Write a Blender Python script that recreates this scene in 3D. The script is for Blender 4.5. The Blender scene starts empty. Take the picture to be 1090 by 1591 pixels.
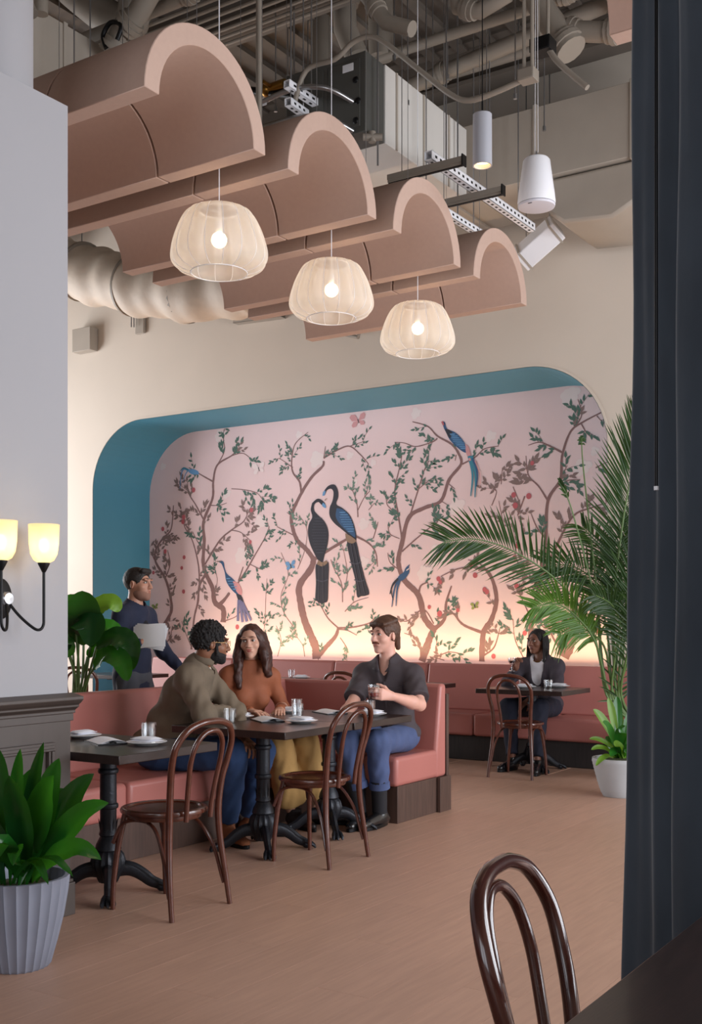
import bpy, bmesh, math, random
import numpy as np
from mathutils import Vector, Matrix
random.seed(7)
SC = bpy.context.scene
COL = SC.collection
# ------------------------------------------------------------------ camera
FPX, HZ, CX, EYE = 1728.0, 966.0, 545.0, 1.36
YAW = math.radians(33.07)
FW = Vector((-math.sin(YAW), math.cos(YAW), 0)); RT = Vector((math.cos(YAW), math.sin(YAW), 0))
cd = bpy.data.cameras.new('camera'); cam = bpy.data.objects.new('camera', cd); COL.objects.link(cam)
cam.location = (0, 0, EYE); cam.rotation_euler = (math.pi/2, 0, YAW)
cd.sensor_fit = 'VERTICAL'; cd.sensor_height = 36; cd.sensor_width = 36*1090/1591
cd.lens = FPX/1591*36; cd.shift_y = (HZ-795.5)/1591; cd.clip_start = .05
SC.camera = cam
# ------------------------------------------------------------------ world, light, exposure
SC.view_settings.view_transform = 'Standard'; SC.view_settings.look = 'None'
SC.view_settings.gamma = 1; SC.view_settings.use_curve_mapping = False
SC.view_settings.exposure = 0.08
wd = bpy.data.worlds.new('world'); SC.world = wd; wd.use_nodes = True
bg = wd.node_tree.nodes['Background']; bg.inputs[0].default_value = (.62, .72, .9, 1); bg.inputs[1].default_value = .7
def area(name, loc, rot, sx, sy, power, col):
    l = bpy.data.lights.new(name, 'AREA'); l.shape = 'RECTANGLE'; l.size = sx; l.size_y = sy; l.energy = power; l.color = col
    o = bpy.data.objects.new(name, l); o.location = loc; o.rotation_euler = rot; COL.objects.link(o); return o
PI = math.pi
# daylight through the tall windows of the right wall and of the wall behind the camera
for wy in (4.0, 6.4, 8.8):
    area('window_daylight', (2.9, wy, 2.4), (0, PI/2, 0), 3.6, 1.9, 185, (.92, .95, 1.0))
for wx in (-2.1, .9):
    area('window_daylight', (wx, -4.9, 2.7), (PI/2, 0, 0), 2.6, 4.0, 90, (.93, .95, 1.0))
for wy in (6.2, 8.6):
    area('window_daylight', (-13.8, wy, 2.5), (0, -PI/2, 0), 3.8, 1.9, 235, (.95, .97, 1.0))
# LED cove strip behind the rear banquette, washing up the mural
area('cove_light', (-6.7, 11.28, .84), (math.radians(196), 0, 0), 5.9, .05, 54, (1.0, .68, .38))

# ------------------------------------------------------------------ helpers
def L(c):
    return tuple(((x/255)/12.92 if x/255 <= .04045 else ((x/255+.055)/1.055)**2.4) for x in c)
def W(u, v, d): return Vector((0, 0, EYE)) + FW*d + RT*((u-CX)/FPX*d) + Vector((0, 0, (HZ-v)/FPX*d))
def WZ(u, v, z): return W(u, v, (EYE-z)*FPX/(v-HZ))
def WY(u, v, Y): return W(u, v, Y/(FW.y+RT.y*(u-CX)/FPX))
def WX(u, v, X): return W(u, v, X/(FW.x+RT.x*(u-CX)/FPX))
def tag(o, label=None, cat=None, group=None, kind=None):
    if label: o['label'] = label
    if cat: o['category'] = cat
    if group: o['group'] = group
    if kind: o['kind'] = kind
    return o
def empty(name, loc, label=None, cat=None, group=None, rz=0):
    o = bpy.data.objects.new(name, None); o.empty_display_size = .1; o.location = loc; o.rotation_euler = (0, 0, rz); COL.objects.link(o)
    return tag(o, label, cat, group)
class MB:
    def __init__(s): s.v = []; s.f = []; s.m = []; s.mi = 0
    def add(s, vs, fs):
        n = len(s.v); s.v += [tuple(p) for p in vs]
        for f in fs: s.f.append([i+n for i in f]); s.m.append(s.mi)
    def box(s, a, b, M=None):
        x0, y0, z0 = a; x1, y1, z1 = b
        vs = [Vector(p) for p in ((x0,y0,z0),(x1,y0,z0),(x1,y1,z0),(x0,y1,z0),(x0,y0,z1),(x1,y0,z1),(x1,y1,z1),(x0,y1,z1))]
        if M: vs = [M @ p for p in vs]
        s.add(vs, [(0,3,2,1),(4,5,6,7),(0,1,5,4),(1,2,6,5),(2,3,7,6),(3,0,4,7)])
    def tube(s, pts, r, n=10, cap=True, closed=False, flat=1, up=None):
        pts = [Vector(p) for p in pts]; N = len(pts)
        rs = r if isinstance(r, (list, tuple)) else [r]*N
        prev = None; rings = []
        for i in range(N):
            if closed: t = pts[(i+1) % N]-pts[i-1]
            else: t = pts[min(i+1, N-1)]-pts[max(i-1, 0)]
            t.normalize()
            if prev is None:
                a = Vector(up) if up else (Vector((0,0,1)) if abs(t.z) < .9 else Vector((1,0,0)))
                a = (a-t*a.dot(t)).normalized()
            else: a = (prev-t*prev.dot(t)).normalized()
            prev = a; b = t.cross(a)
            rings.append([pts[i]+(a*math.cos(2*PI*k/n)+b*math.sin(2*PI*k/n)*flat)*rs[i] for k in range(n)])
        vs = [p for q in rings for p in q]; fs = []
        for i in range(N if closed else N-1):
            j = (i+1) % N
            for k in range(n): fs.append((i*n+k, i*n+(k+1) % n, j*n+(k+1) % n, j*n+k))
        if cap and not closed: fs += [tuple(range(n))[::-1], tuple((N-1)*n+k for k in range(n))]
        s.add(vs, fs)
    def lathe(s, prof, c=(0,0,0), n=24, cap0=True, cap1=True, mod=None, M=None):
        vs = []; fs = []
        for r, z in prof:
            for k in range(n):
                a = 2*PI*k/n; rr = r*(mod(a, z) if mod else 1)
                p = Vector((rr*math.cos(a), rr*math.sin(a), z))
                if M: p = M @ p
                vs.append(p+Vector(c))
        for i in range(len(prof)-1):
            for k in range(n): fs.append((i*n+k, i*n+(k+1) % n, (i+1)*n+(k+1) % n, (i+1)*n+k))
        if cap0: fs.append(tuple(range(n))[::-1])
        if cap1: fs.append(tuple((len(prof)-1)*n+k for k in range(n)))
        s.add(vs, fs)
    def prism(s, poly, fn, d0, d1):
        """poly: 2D outline; fn(a,b,d)->3D"""
        n = len(poly); vs = [fn(a, b, d0) for a, b in poly]+[fn(a, b, d1) for a, b in poly]
        fs = [tuple(range(n))[::-1], tuple(range(n, 2*n))]+[(i, (i+1) % n, n+(i+1) % n, n+i) for i in range(n)]
        s.add(vs, fs)
    def ball(s, c, r, n=10, M=None):
        c = Vector(c); r = r if isinstance(r, (tuple, list)) else (r, r, r); vs = []; fs = []; m = n//2
        for i in range(1, m):
            for k in range(n):
                p = Vector((r[0]*math.sin(PI*i/m)*math.cos(2*PI*k/n), r[1]*math.sin(PI*i/m)*math.sin(2*PI*k/n), r[2]*math.cos(PI*i/m)))
                vs.append(c+(M @ p if M else p))
        t = len(vs); p = Vector((0,0,r[2])); vs += [c+(M @ p if M else p), c-(M @ p if M else p)]
        for i in range(m-2):
            for k in range(n): fs.append((i*n+k, (i+1)*n+k, (i+1)*n+(k+1) % n, i*n+(k+1) % n))
        for k in range(n): fs.append((t, k, (k+1) % n)); fs.append((t+1, (m-2)*n+(k+1) % n, (m-2)*n+k))
        s.add(vs, fs)
    def build(s, name, mats, parent=None, smooth=True, bevel=0, loc=None, subsurf=0, seg=2, ang=40):
        me = bpy.data.meshes.new(name)
        off = Vector(loc) if loc is not None else None
        vs = s.v if off is None else [(p[0]-off.x, p[1]-off.y, p[2]-off.z) for p in s.v]
        me.from_pydata(vs, [], s.f); me.validate()
        ms = mats if isinstance(mats, (list, tuple)) else [mats]
        for m in ms: me.materials.append(m)
        if len(ms) > 1 and len(me.polygons) == len(s.m): me.polygons.foreach_set('material_index', s.m)
        bm = bmesh.new(); bm.from_mesh(me); bmesh.ops.recalc_face_normals(bm, faces=bm.faces); bm.to_mesh(me); bm.free()
        if smooth:
            me.shade_smooth()
            try: me.set_sharp_from_angle(angle=math.radians(ang))
            except Exception: pass
        o = bpy.data.objects.new(name, me); COL.objects.link(o)
        if off is not None: o.location = off
        if parent: o.parent = parent
        if bevel:
            b = o.modifiers.new('bevel', 'BEVEL'); b.width = bevel; b.segments = seg; b.limit_method = 'ANGLE'; b.angle_limit = math.radians(35)
        if subsurf:
            b = o.modifiers.new('sub', 'SUBSURF'); b.levels = subsurf; b.render_levels = subsurf
        return o
def copy_tree(o, parent=None):
    c = o.copy(); COL.objects.link(c); c.parent = parent
    for ch in list(o.children): copy_tree(ch, c)
    return c
def smooth_path(P, n=6, closed=False):
    P = [Vector(p) for p in P]; out = []; N = len(P)
    for i in range(N if closed else N-1):
        if closed: a, b, c, d = P[i-1], P[i], P[(i+1) % N], P[(i+2) % N]
        else: a, b, c, d = P[max(i-1,0)], P[i], P[i+1], P[min(i+2,N-1)]
        for k in range(n):
            t = k/n
            out.append(.5*((2*b)+(c-a)*t+(2*a-5*b+4*c-d)*t*t+(3*b-a-3*c+d)*t*t*t))
    if not closed: out.append(P[-1])
    return out
# ------------------------------------------------------------------ materials
def mat(name, col, rough=.6, metal=0, var=0, scale=8, stretch=(1,1,1), bump=0, bscale=60, spec=.5, emit=None, es=0, rnd=0, trans=0, coat=0, sheen=0):
    m = bpy.data.materials.new(name); m.use_nodes = True; nt = m.node_tree; P = nt.nodes['Principled BSDF']
    c = (*L(col), 1)
    P.inputs['Base Color'].default_value = c; P.inputs['Roughness'].default_value = rough; P.inputs['Metallic'].default_value = metal
    P.inputs['Specular IOR Level'].default_value = spec
    if coat: P.inputs['Coat Weight'].default_value = coat; P.inputs['Coat Roughness'].default_value = .12
    if sheen: P.inputs['Sheen Weight'].default_value = sheen
    if emit: P.inputs['Emission Color'].default_value = (*L(emit), 1); P.inputs['Emission Strength'].default_value = es
    if var or bump or rnd:
        tc = nt.nodes.new('ShaderNodeTexCoord'); mp = nt.nodes.new('ShaderNodeMapping'); mp.inputs['Scale'].default_value = stretch
        nt.links.new(tc.outputs['Object'], mp.inputs[0])
    if var or rnd:
        nz = nt.nodes.new('ShaderNodeTexNoise'); nz.inputs['Scale'].default_value = scale; nz.inputs['Detail'].default_value = 5
        nt.links.new(mp.outputs[0], nz.inputs['Vector'])
        hs = nt.nodes.new('ShaderNodeHueSaturation'); hs.inputs['Color'].default_value = c
        mr = nt.nodes.new('ShaderNodeMapRange'); mr.inputs['From Min'].default_value = .3; mr.inputs['From Max'].default_value = .7
        mr.inputs['To Min'].default_value = 1-var; mr.inputs['To Max'].default_value = 1+var
        nt.links.new(nz.outputs['Fac'], mr.inputs['Value'])
        if rnd:
            oi = nt.nodes.new('ShaderNodeObjectInfo'); m2 = nt.nodes.new('ShaderNodeMapRange')
            m2.inputs['To Min'].default_value = 1-rnd; m2.inputs['To Max'].default_value = 1+rnd
            nt.links.new(oi.outputs['Random'], m2.inputs['Value'])
            mm = nt.nodes.new('ShaderNodeMath'); mm.operation = 'MULTIPLY'
            nt.links.new(mr.outputs[0], mm.inputs[0]); nt.links.new(m2.outputs[0], mm.inputs[1]); nt.links.new(mm.outputs[0], hs.inputs['Value'])
            ad = nt.nodes.new('ShaderNodeVectorMath'); ad.operation = 'MULTIPLY_ADD'; ad.inputs[1].default_value = (37, 53, 11)
            nt.links.new(oi.outputs['Random'], ad.inputs[0]); nt.links.new(tc.outputs['Object'], ad.inputs[2]); nt.links.new(ad.outputs[0], mp.inputs[0])
        else: nt.links.new(mr.outputs[0], hs.inputs['Value'])
        nt.links.new(hs.outputs[0], P.inputs['Base Color'])
    if bump:
        n2 = nt.nodes.new('ShaderNodeTexNoise'); n2.inputs['Scale'].default_value = bscale; n2.inputs['Detail'].default_value = 3
        nt.links.new(mp.outputs[0], n2.inputs['Vector'])
        bp = nt.nodes.new('ShaderNodeBump'); bp.inputs['Strength'].default_value = bump; bp.inputs['Distance'].default_value = .01
        nt.links.new(n2.outputs['Fac'], bp.inputs['Height']); nt.links.new(bp.outputs[0], P.inputs['Normal'])
    return m
def glassmat(name, tint=(1,1,1), gl=.12):
    m = bpy.data.materials.new(name); m.use_nodes = True; nt = m.node_tree; nt.nodes.clear()
    o = nt.nodes.new('ShaderNodeOutputMaterial'); t = nt.nodes.new('ShaderNodeBsdfTransparent'); t.inputs[0].default_value = (*tint, 1)
    g = nt.nodes.new('ShaderNodeBsdfGlossy'); g.inputs['Roughness'].default_value = .05
    lw = nt.nodes.new('ShaderNodeLayerWeight'); lw.inputs['Blend'].default_value = .35
    mr = nt.nodes.new('ShaderNodeMapRange'); mr.inputs['To Min'].default_value = gl; mr.inputs['To Max'].default_value = .75
    nt.links.new(lw.outputs['Facing'], mr.inputs['Value'])
    mx = nt.nodes.new('ShaderNodeMixShader'); nt.links.new(mr.outputs[0], mx.inputs[0]); nt.links.new(t.outputs[0], mx.inputs[1]); nt.links.new(g.outputs[0], mx.inputs[2])
    nt.links.new(mx.outputs[0], o.inputs[0]); return m
def leafmat(name, col, rough=.4, var=.25, scale=6):
    m = mat(name, col, rough, var=var, scale=scale); nt = m.node_tree; P = nt.nodes['Principled BSDF']; out = nt.nodes['Material Output']
    tr = nt.nodes.new('ShaderNodeBsdfTranslucent'); tr.inputs[0].default_value = (*L((min(255,col[0]+50), min(255,col[1]+70), col[2])), 1)
    mx = nt.nodes.new('ShaderNodeMixShader'); mx.inputs[0].default_value = .25
    nt.links.new(P.outputs[0], mx.inputs[1]); nt.links.new(tr.outputs[0], mx.inputs[2]); nt.links.new(mx.outputs[0], out.inputs[0]); return m
M = {}
M['wall'] = mat('cream_paint', (210, 198, 184), .8, var=.015, scale=2)
M['ceil'] = mat('ceiling_paint', (104, 95, 86), .85, var=.05, scale=3)
M['duct'] = mat('duct_paint', (166, 156, 144), .6, var=.03, scale=4, bump=.05, bscale=8)
M['pipe'] = mat('pipe_paint', (134, 125, 114), .55, var=.03, scale=5)
M['partition'] = mat('partition_paint', (160, 159, 163), .7, var=.01, scale=2)
M['teal'] = mat('teal_paint', (64, 130, 158), .55, var=.02, scale=2)
M['mural'] = mat('mural_pink', (244, 214, 214), .7, var=.03, scale=1.2)
M['plank'] = mat('floor_plank', (182, 145, 125), .42, var=.07, scale=5, stretch=(9, .7, 1), bump=.03, bscale=12, rnd=.025, spec=.35)
M['subfloor'] = mat('floor_base', (110, 80, 64), .8)
M['wainscot'] = mat('wainscot_paint', (70, 60, 55), .5, var=.05, scale=4, stretch=(8, 8, 1))
M['leather'] = mat('salmon_leather', (176, 110, 102), .38, var=.03, scale=3, bump=.03, bscale=180, spec=.45)
M['seam'] = mat('leather_seam', (150, 80, 72), .5)
M['wood'] = mat('dark_oak', (76, 56, 48), .5, var=.22, scale=5, stretch=(8, 8, .8), bump=.06, bscale=20)
M['tabletop'] = mat('tabletop_wood', (42, 29, 26), .32, var=.25, scale=5, stretch=(14, 1.5, 6), bump=.03, bscale=20, coat=.2)
M['iron'] = mat('cast_iron', (38, 40, 46), .42, metal=.5, var=.1, scale=30, bump=.15, bscale=90)
M['bent'] = mat('bentwood', (82, 40, 27), .26, var=.2, scale=10, stretch=(3, 3, 3), coat=.4)
M['bentdark'] = mat('bentwood_dark', (62, 30, 24), .2, var=.2, scale=10, coat=.6)
M['felt'] = mat('baffle_felt', (190, 163, 149), .95, var=.02, scale=30, bump=.04, bscale=400, spec=.1)
M['white'] = mat('white_enamel', (236, 236, 240), .35)
M['cloth'] = mat('white_linen', (236, 238, 246), .85, bump=.1, bscale=60)
M['paper'] = mat('menu_paper', (240, 240, 244), .8)
M['plate'] = mat('white_porcelain', (242, 242, 244), .15)
M['black'] = mat('black_metal', (26, 26, 28), .4, metal=.6)
M['gray'] = mat('dark_unit_metal', (92, 92, 88), .5, metal=.4, var=.05)
M['steel'] = mat('steel', (170, 170, 172), .3, metal=.9)
M['brass'] = mat('brass', (150, 110, 50), .3, metal=.9)
M['glass'] = glassmat('clear_glass', (.96, .97, .98))
M['wine'] = mat('red_drink', (132, 26, 22), .08)
M['potgray'] = mat('grey_stone_pot', (128, 132, 146), .6, var=.03, scale=8)
M['potwhite'] = mat('white_ridged_pot', (170, 172, 174), .7, var=.03, scale=8)
M['soil'] = mat('moss_soil', (58, 60, 28), .95, var=.4, scale=60, bump=.8, bscale=80)
M['curtain'] = mat('curtain_velvet', (54, 62, 71), .9, var=.2, scale=7, stretch=(1, 1, .4), bump=.25, bscale=14, sheen=.3)
# ================================================================== SETTING
YW, YM = 10.45, 11.52           # wall face, mural face
NX0, NX1, NZ, NR = -10.87, -3.82, 3.95, .86
CEIL = 6.9
def niche_outline(off=0):
    p = [(NX0-off, 0)]
    for i in range(17):
        a = PI-PI/2*i/16; p.append((NX0+NR+(NR+off)*math.cos(a), NZ-NR+(NR+off)*math.sin(a)))
    for i in range(17):
        a = PI/2-PI/2*i/16; p.append((NX1-NR+(NR+off)*math.cos(a), NZ-NR+(NR+off)*math.sin(a)))
    p.append((NX1+off, 0)); return p
XL, XR = -14.0, 3.0
fl = MB(); fl.box((XL, -5.2, -.06), (XR+.2, 12, -.012)); floor = fl.build('floor', M['subfloor'], smooth=False); tag(floor, kind='structure')
# planks: rows along Y, shared mesh
PW, PL = .225, 1.52
pm = MB(); pm.box((-PW/2+.0007, -PL/2+.0007, -.012), (PW/2-.0007, PL/2-.0007, 0)); plank0 = pm.build('plank', M['plank'], floor, smooth=False)
cnt = 0; first = True
for i in range(60):
    x = -.45-PW*i
    offy = (i*.61) % PL
    for j in range(9):
        y = .8+offy+PL*j-PL
        if y < .9 or y > 9.95: continue
        # keep planks the camera can see
        d = x*FW.x+y*FW.y; lat = x*RT.x+y*RT.y
        if d < 2.6: continue
        u = CX+lat/d*FPX
        if u < -260 or u > 1150: continue
        if x < -4.75 and y < 6.9: continue
        if x < -7.6: continue
        if cnt >= 298: continue
        cnt += 1
        if first: o = plank0; first = False
        else: o = plank0.copy(); COL.objects.link(o)
        o.location = (x, y, 0)
rest = MB(); rest.box((XL, 7.0, -.012), (-7.0, 12, -.0035)); rest.box((-7.75, 9.2, -.0125), (XR, 12, -.0035)); rest.box((-.2, -5.2, -.012), (XR, 9.9, -.001)); rest.box((XL, -5.2, -.012), (-4.85, 7.0, -.0035)); rest.box((-4.95, -5.2, -.012), (-.2, .05, -.001))
o = rest.build('plank_field', M['plank'], floor, smooth=False); tag(o, kind='stuff')
# back wall with niche opening
w = MB(); out = niche_outline()
poly = [(XL, 0)]+out+[(XR, 0), (XR, CEIL), (XL, CEIL)]
w.prism(poly, lambda a, b, d: (a, d, b), YW, YW+.10)
tag(w.build('wall_back', M['wall'], smooth=False), kind='structure')
w = MB(); o1 = niche_outline(-.004); o0 = niche_outline(.08)
for i in range(len(o1)-1):
    a, b = o1[i], o1[i+1]; c, e = o0[i], o0[i+1]
    w.add([(a[0], YW-.002, a[1]), (b[0], YW-.002, b[1]), (b[0], YM, b[1]), (a[0], YM, a[1])], [(0,1,2,3)])
    w.add([(c[0], YW+.105, c[1]), (e[0], YW+.105, e[1]), (e[0], YM, e[1]), (c[0], YM, c[1])], [(0,1,2,3)])
tag(w.build('trim_1', M['teal'], smooth=True), kind='structure')
w = MB()
for i in range(len(o1)-1):
    a, b = niche_outline(.0)[i], niche_outline(.0)[i+1]; c, e = niche_outline(.022)[i], niche_outline(.022)[i+1]
    w.add([(a[0], YW-.006, a[1]), (b[0], YW-.006, b[1]), (e[0], YW-.006, e[1]), (c[0], YW-.006, c[1]),
           (a[0], YW-.0, a[1]), (b[0], YW-.0, b[1]), (e[0], YW-.0, e[1]), (c[0], YW-.0, c[1])], [(0,1,2,3), (0,4,5,1), (2,6,7,3)])
tag(w.build('trim_2', M['wall'], smooth=True), kind='structure')
w = MB(); w.box((XL, YM+.014, 0), (XR, YM+.12, CEIL)); tag(w.build('wall_rear', M['wall'], smooth=False), kind='structure')
# right wall and front wall with tall window openings (beside / behind the camera)
def windowed_wall(name, fn, a0, a1, wins, h=CEIL):
    w = MB(); s = a0
    for (p, q) in wins:
        w.add(*boxf(fn, s, p, 0, h)); w.add(*boxf(fn, p, q, 0, .5)); w.add(*boxf(fn, p, q, 4.4, h)); s = q
    w.add(*boxf(fn, s, a1, 0, h))
    tag(w.build(name, M['wall'], smooth=False), kind='structure')
def boxf(fn, a, b, z0, z1):
    vs = [fn(a,0,z0), fn(b,0,z0), fn(b,.18,z0), fn(a,.18,z0), fn(a,0,z1), fn(b,0,z1), fn(b,.18,z1), fn(a,.18,z1)]
    return vs, [(0,3,2,1),(4,5,6,7),(0,1,5,4),(1,2,6,5),(2,3,7,6),(3,0,4,7)]
windowed_wall('wall_right', lambda a, t, z: (XR+t, a, z), -5.2, YM, [(3.0, 5.0), (5.4, 7.4), (7.8, 9.8)])
windowed_wall('wall_left', lambda a, t, z: (XL-t, a, z), -5.2, YM+.1, [(5.2, 7.2), (7.6, 9.6)])
windowed_wall('wall_front', lambda a, t, z: (a, -5.2-t, z), XL, XR, [(-3.4, -.8), (-.4, 2.2)])
for n, (fn, a, b) in enumerate([(lambda a, t, z: (XR+.08+t, a, z), 3.0, 5.0), (lambda a, t, z: (XR+.08+t, a, z), 5.4, 7.4), (lambda a, t, z: (XR+.08+t, a, z), 7.8, 9.8),
                                (lambda a, t, z: (a, -5.28-t, z), -3.4, -.8), (lambda a, t, z: (a, -5.28-t, z), -.4, 2.2),
    (lambda a, t, z: (XL-.08-t, a, z), 5.2, 7.2), (lambda a, t, z: (XL-.08-t, a, z), 7.6, 9.6)]):
    w = MB()
    for s in (a, (a+b)/2-.025, b-.05):
        v, f = boxf(lambda p, t, z: fn(p, t*.2, z), s, s+.05, .5, 4.4); w.add(v, f)
    for z in (.5, 1.8, 3.1, 4.35):
        v, f = boxf(lambda p, t, z: fn(p, t*.2, z), a, b, z, z+.05); w.add(v, f)
    tag(w.build('window_%d' % (n+1), M['black'], smooth=False), kind='structure')
# ceiling slab with beams
w = MB(); w.box((XL, -5.2, CEIL), (XR, YM+.1, CEIL+.15)); ceil = w.build('ceiling', M['ceil'], smooth=False); tag(ceil, kind='structure')
for y in (3.6, 5.6, 7.6, 9.6):
    b = MB(); b.box((XL, y-.13, CEIL-.03), (XR, y+.13, CEIL)); b.box((XL, y-.02, CEIL-.38), (XR, y+.02, CEIL-.03)); b.box((XL, y-.13, CEIL-.42), (XR, y+.13, CEIL-.38))
    b.build('beam', M['ceil'], ceil, smooth=False)
w = MB()
x = -9.5
while x < 1:
    w.box((x, 2, CEIL-.05), (x+.1, 10.4, CEIL)); x += .3
tag(w.build('deck_rib', M['ceil'], ceil, smooth=False), kind='stuff')
# mural panel
mur = MB(); mur.prism(niche_outline(), lambda a, b, d: (a, d, b), YM, YM+.012)
mural = empty('mural', ((NX0+NX1)/2, YM, 0), 'pink chinoiserie wall mural of flowering trees and birds in the blue niche', 'mural')
mo = mur.build('panel', M['mural'], mural, smooth=False, loc=None); mo.matrix_parent_inverse = Matrix.Translation(-mural.location)
# ledge behind the rear banquette holding the light strip
w = MB(); w.box((-9.72, YW+.12, 0), (NX1-.005, YM-.001, .78)); tag(w.build('trim_3', M['wall'], smooth=False, bevel=.01), kind='structure')
led = empty('light_strip', (-6.7, 11.2, .782), 'warm glowing strip light hidden behind the rear banquette below the mural', 'strip light')
w = MB(); w.box((-3.0, -.02, 0), (2.85, .02, .012)); w.build('channel', M['steel'], led, smooth=False)
w = MB(); w.box((-2.98, -.012, .012), (2.83, .012, .02)); w.build('diffuser', mat('led_diffuser', (255, 190, 130), .5, emit=(255, 180, 110), es=8), led, smooth=False)
# partition wall, near left
PX, PY = -3.93, 3.62
w = MB(); w.box((PX-.6, -5.2, 0), (PX, PY, 3.76)); tag(w.build('wall_partition', M['partition'], smooth=False), kind='structure')
w = MB()
prof = [(0, .935), (.02, .935), (.02, .95), (.045, .965), (.045, .975), (.06, .985), (.075, 1.0), (.075, 1.015), (.05, 1.02), (.0, 1.03)]
w.prism(prof, lambda a, b, d: (PX+a, d, b), -5.2, PY+.03)
w.prism([(0, .90), (.018, .90), (.018, .935), (0, .935)], lambda a, b, d: (PX+a, d, b), -5.2, PY+.02)
tag(w.build('trim_4', M['wainscot'], smooth=False, bevel=.003), kind='structure')
wains = MB(); wains.box((PX, -5.2, 0), (PX+.012, PY+.005, .93)); wn = wains.build('trim_5', M['wainscot'], smooth=False); tag(wn, kind='structure')
y = PY-.10
while y > 0:
    y0 = y-.85
    fr = MB()
    for (a, b, c, e) in ((y0, y, .77, .81), (y0, y, .20, .24)): fr.box((PX+.012, a, c), (PX+.032, b, e)); fr.box((PX+.032, a+.012, c+.012), (PX+.04, b-.012, e-.012))
    for (a, b) in ((y0, y0+.04), (y-.04, y)): fr.box((PX+.012, a, .24), (PX+.032, b, .77)); fr.box((PX+.032, a+.012, .24), (PX+.04, b-.012, .77))
    fr.build('panel_moulding', M['wainscot'], wn, smooth=False, bevel=.003)
    y = y0-.12
w = MB(); w.box((PX+.001, -5.2, 0), (PX+.03, PY+.02, .15)); w.box((PX+.001, -5.2, .15), (PX+.022, PY+.015, .165)); tag(w.build('baseboard_left', M['wainscot'], smooth=False, bevel=.003), kind='structure')
# ================================================================== ACOUSTIC BAFFLES
def arch_mesh(x0, x1, y0, zb, ro=.5, ri=.39, name='panel', parent=None):
    w = MB(); n = 28; yc = y0+ro; pr = []
    for i in range(n+1): a = PI-PI*i/n; pr.append((yc+ro*math.cos(a), zb+ro*math.sin(a)))
    for i in range(n+1): a = PI*i/n; pr.append((yc+ri*math.cos(a), zb+ri*math.sin(a)))
    m = n+1; vs = []
    for x in (x0, x1): vs += [(x, a, b) for a, b in pr]
    N = len(pr); fs = []
    for i in range(N): fs.append((i, (i+1) % N, N+(i+1) % N, N+i))
    for k, sgn in ((0, 1), (N, -1)):
        for i in range(n): fs.append((k+i, k+i+1, k+N-2-i, k+N-1-i))
    w.add(vs, fs)
    return w.build(name, M['felt'], parent, bevel=.004, seg=1)
ZB = 4.06; BX = -3.93
names = ['nearest and highest of the four, over the partition wall', 'second from the partition wall, beneath the fan coil', 'third from the partition wall', 'farthest and smallest, closest to the mural wall']
for i in range(4):
    y0 = 4.13+1.22*i
    b = empty('acoustic_baffle', (BX, y0+.5, ZB), 'dusty pink arched acoustic ceiling baffle, '+names[i], 'ceiling baffle', 'row of arched baffles over the booth')
    for (xa, xb) in ((-2.24, -.75), (-.735, 0)):
        p = arch_mesh(xa, xb, -.5, 0, parent=b)
    for (x, yy) in ((-.35, -.3), (-.35, .3), (-1.5, -.3), (-1.5, .3)):
        wv = MB(); wv.tube([(x, yy, .4), (x, yy, CEIL-ZB-.06)], .0022, 6); wv.build('hanger_wire', M['steel'], b)
b = empty('acoustic_baffle', (-1.80, 5.05, ZB+.02), 'dusty pink arched baffle end peeping out beside the curtain top', 'ceiling baffle')
b.location = (-1.80, 4.55, ZB)
arch_mesh(0, 1.6, -.5, 0, parent=b)
for (x, yy) in ((.35, -.3), (.35, .3)):
    wv = MB(); wv.tube([(x, yy, .4), (x, yy, CEIL-ZB-.06)], .0022, 6); wv.build('hanger_wire', M['steel'], b)
# ================================================================== BANQUETTES
def rbox(a, b, name, m, parent, bev=.02, puff=0):
    w = MB(); w.box(a, b); o = w.build(name, m, parent, bevel=bev, seg=4)
    return o
SX = -4.48  # seat front of run A
bq = empty('banquette', (-4.9, 5.5, 0), 'salmon leather corner banquette with dark oak plinth around the diners', 'banquette')
def lb(a, b): return (a[0]+4.9, a[1]-5.5, a[2]), (b[0]+4.9, b[1]-5.5, b[2])
def part(a, b, name, m, bev, par=bq, fn=lb):
    a, b = fn(a, b); return rbox(a, b, name, m, par, bev)
# plinth
part((-5.26, 3.66, .0), (SX-.03, 7.08, .25), 'plinth', M['wood'], .003)
part((SX-.03, 6.44, .0), (-3.82, 7.08, .25), 'plinth', M['wood'], .003)
ys = [3.66, 3.75, 4.58, 5.60, 6.42]
for i in range(4): part((-5.12, ys[i]+.004, .25), (SX, ys[i+1]-.004, .45), 'seat_cushion', M['leather'], .03)
for (x0, x1) in ((SX-.64, -4.30), (-4.30, -3.80)): part((x0+.003, 6.425 if x0 < -4.5 else 6.40, .25), (x1-.003, 6.98, .45), 'seat_cushion', M['leather'], .03)
def back(prof, fn, a0, a1, name='backrest', par=bq, off=(4.9, -5.5)):
    w = MB(); w.prism(prof, fn, a0, a1)
    w.v = [(p[0]+off[0], p[1]+off[1], p[2]) for p in w.v]
    return w.build(name, M['leather'], par, bevel=.025, seg=4, ang=60)
bp = [(0, .44), (-.20, .44), (-.20, .915), (-.10, .915)]
for (a, b) in ((3.66, 7.09),): back(bp, lambda p, z, d: (-5.08+p, d, z), a, b)
bp2 = [(0, .44), (.15, .44), (.15, .915), (.055, .915)]
back([(0, .25), (.15, .25), (.15, .915), (.065, .915), (.0, .45)], lambda p, z, d: (d, 6.945+p, z), -5.21, -3.80)
part((-5.33, 3.66, 0), (-5.285, 7.10, .80), 'rear_panel', M['wood'], .003)
part((-5.33, 7.10, 0), (-3.80, 7.135, .84), 'rear_panel', M['wood'], .003)
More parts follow.
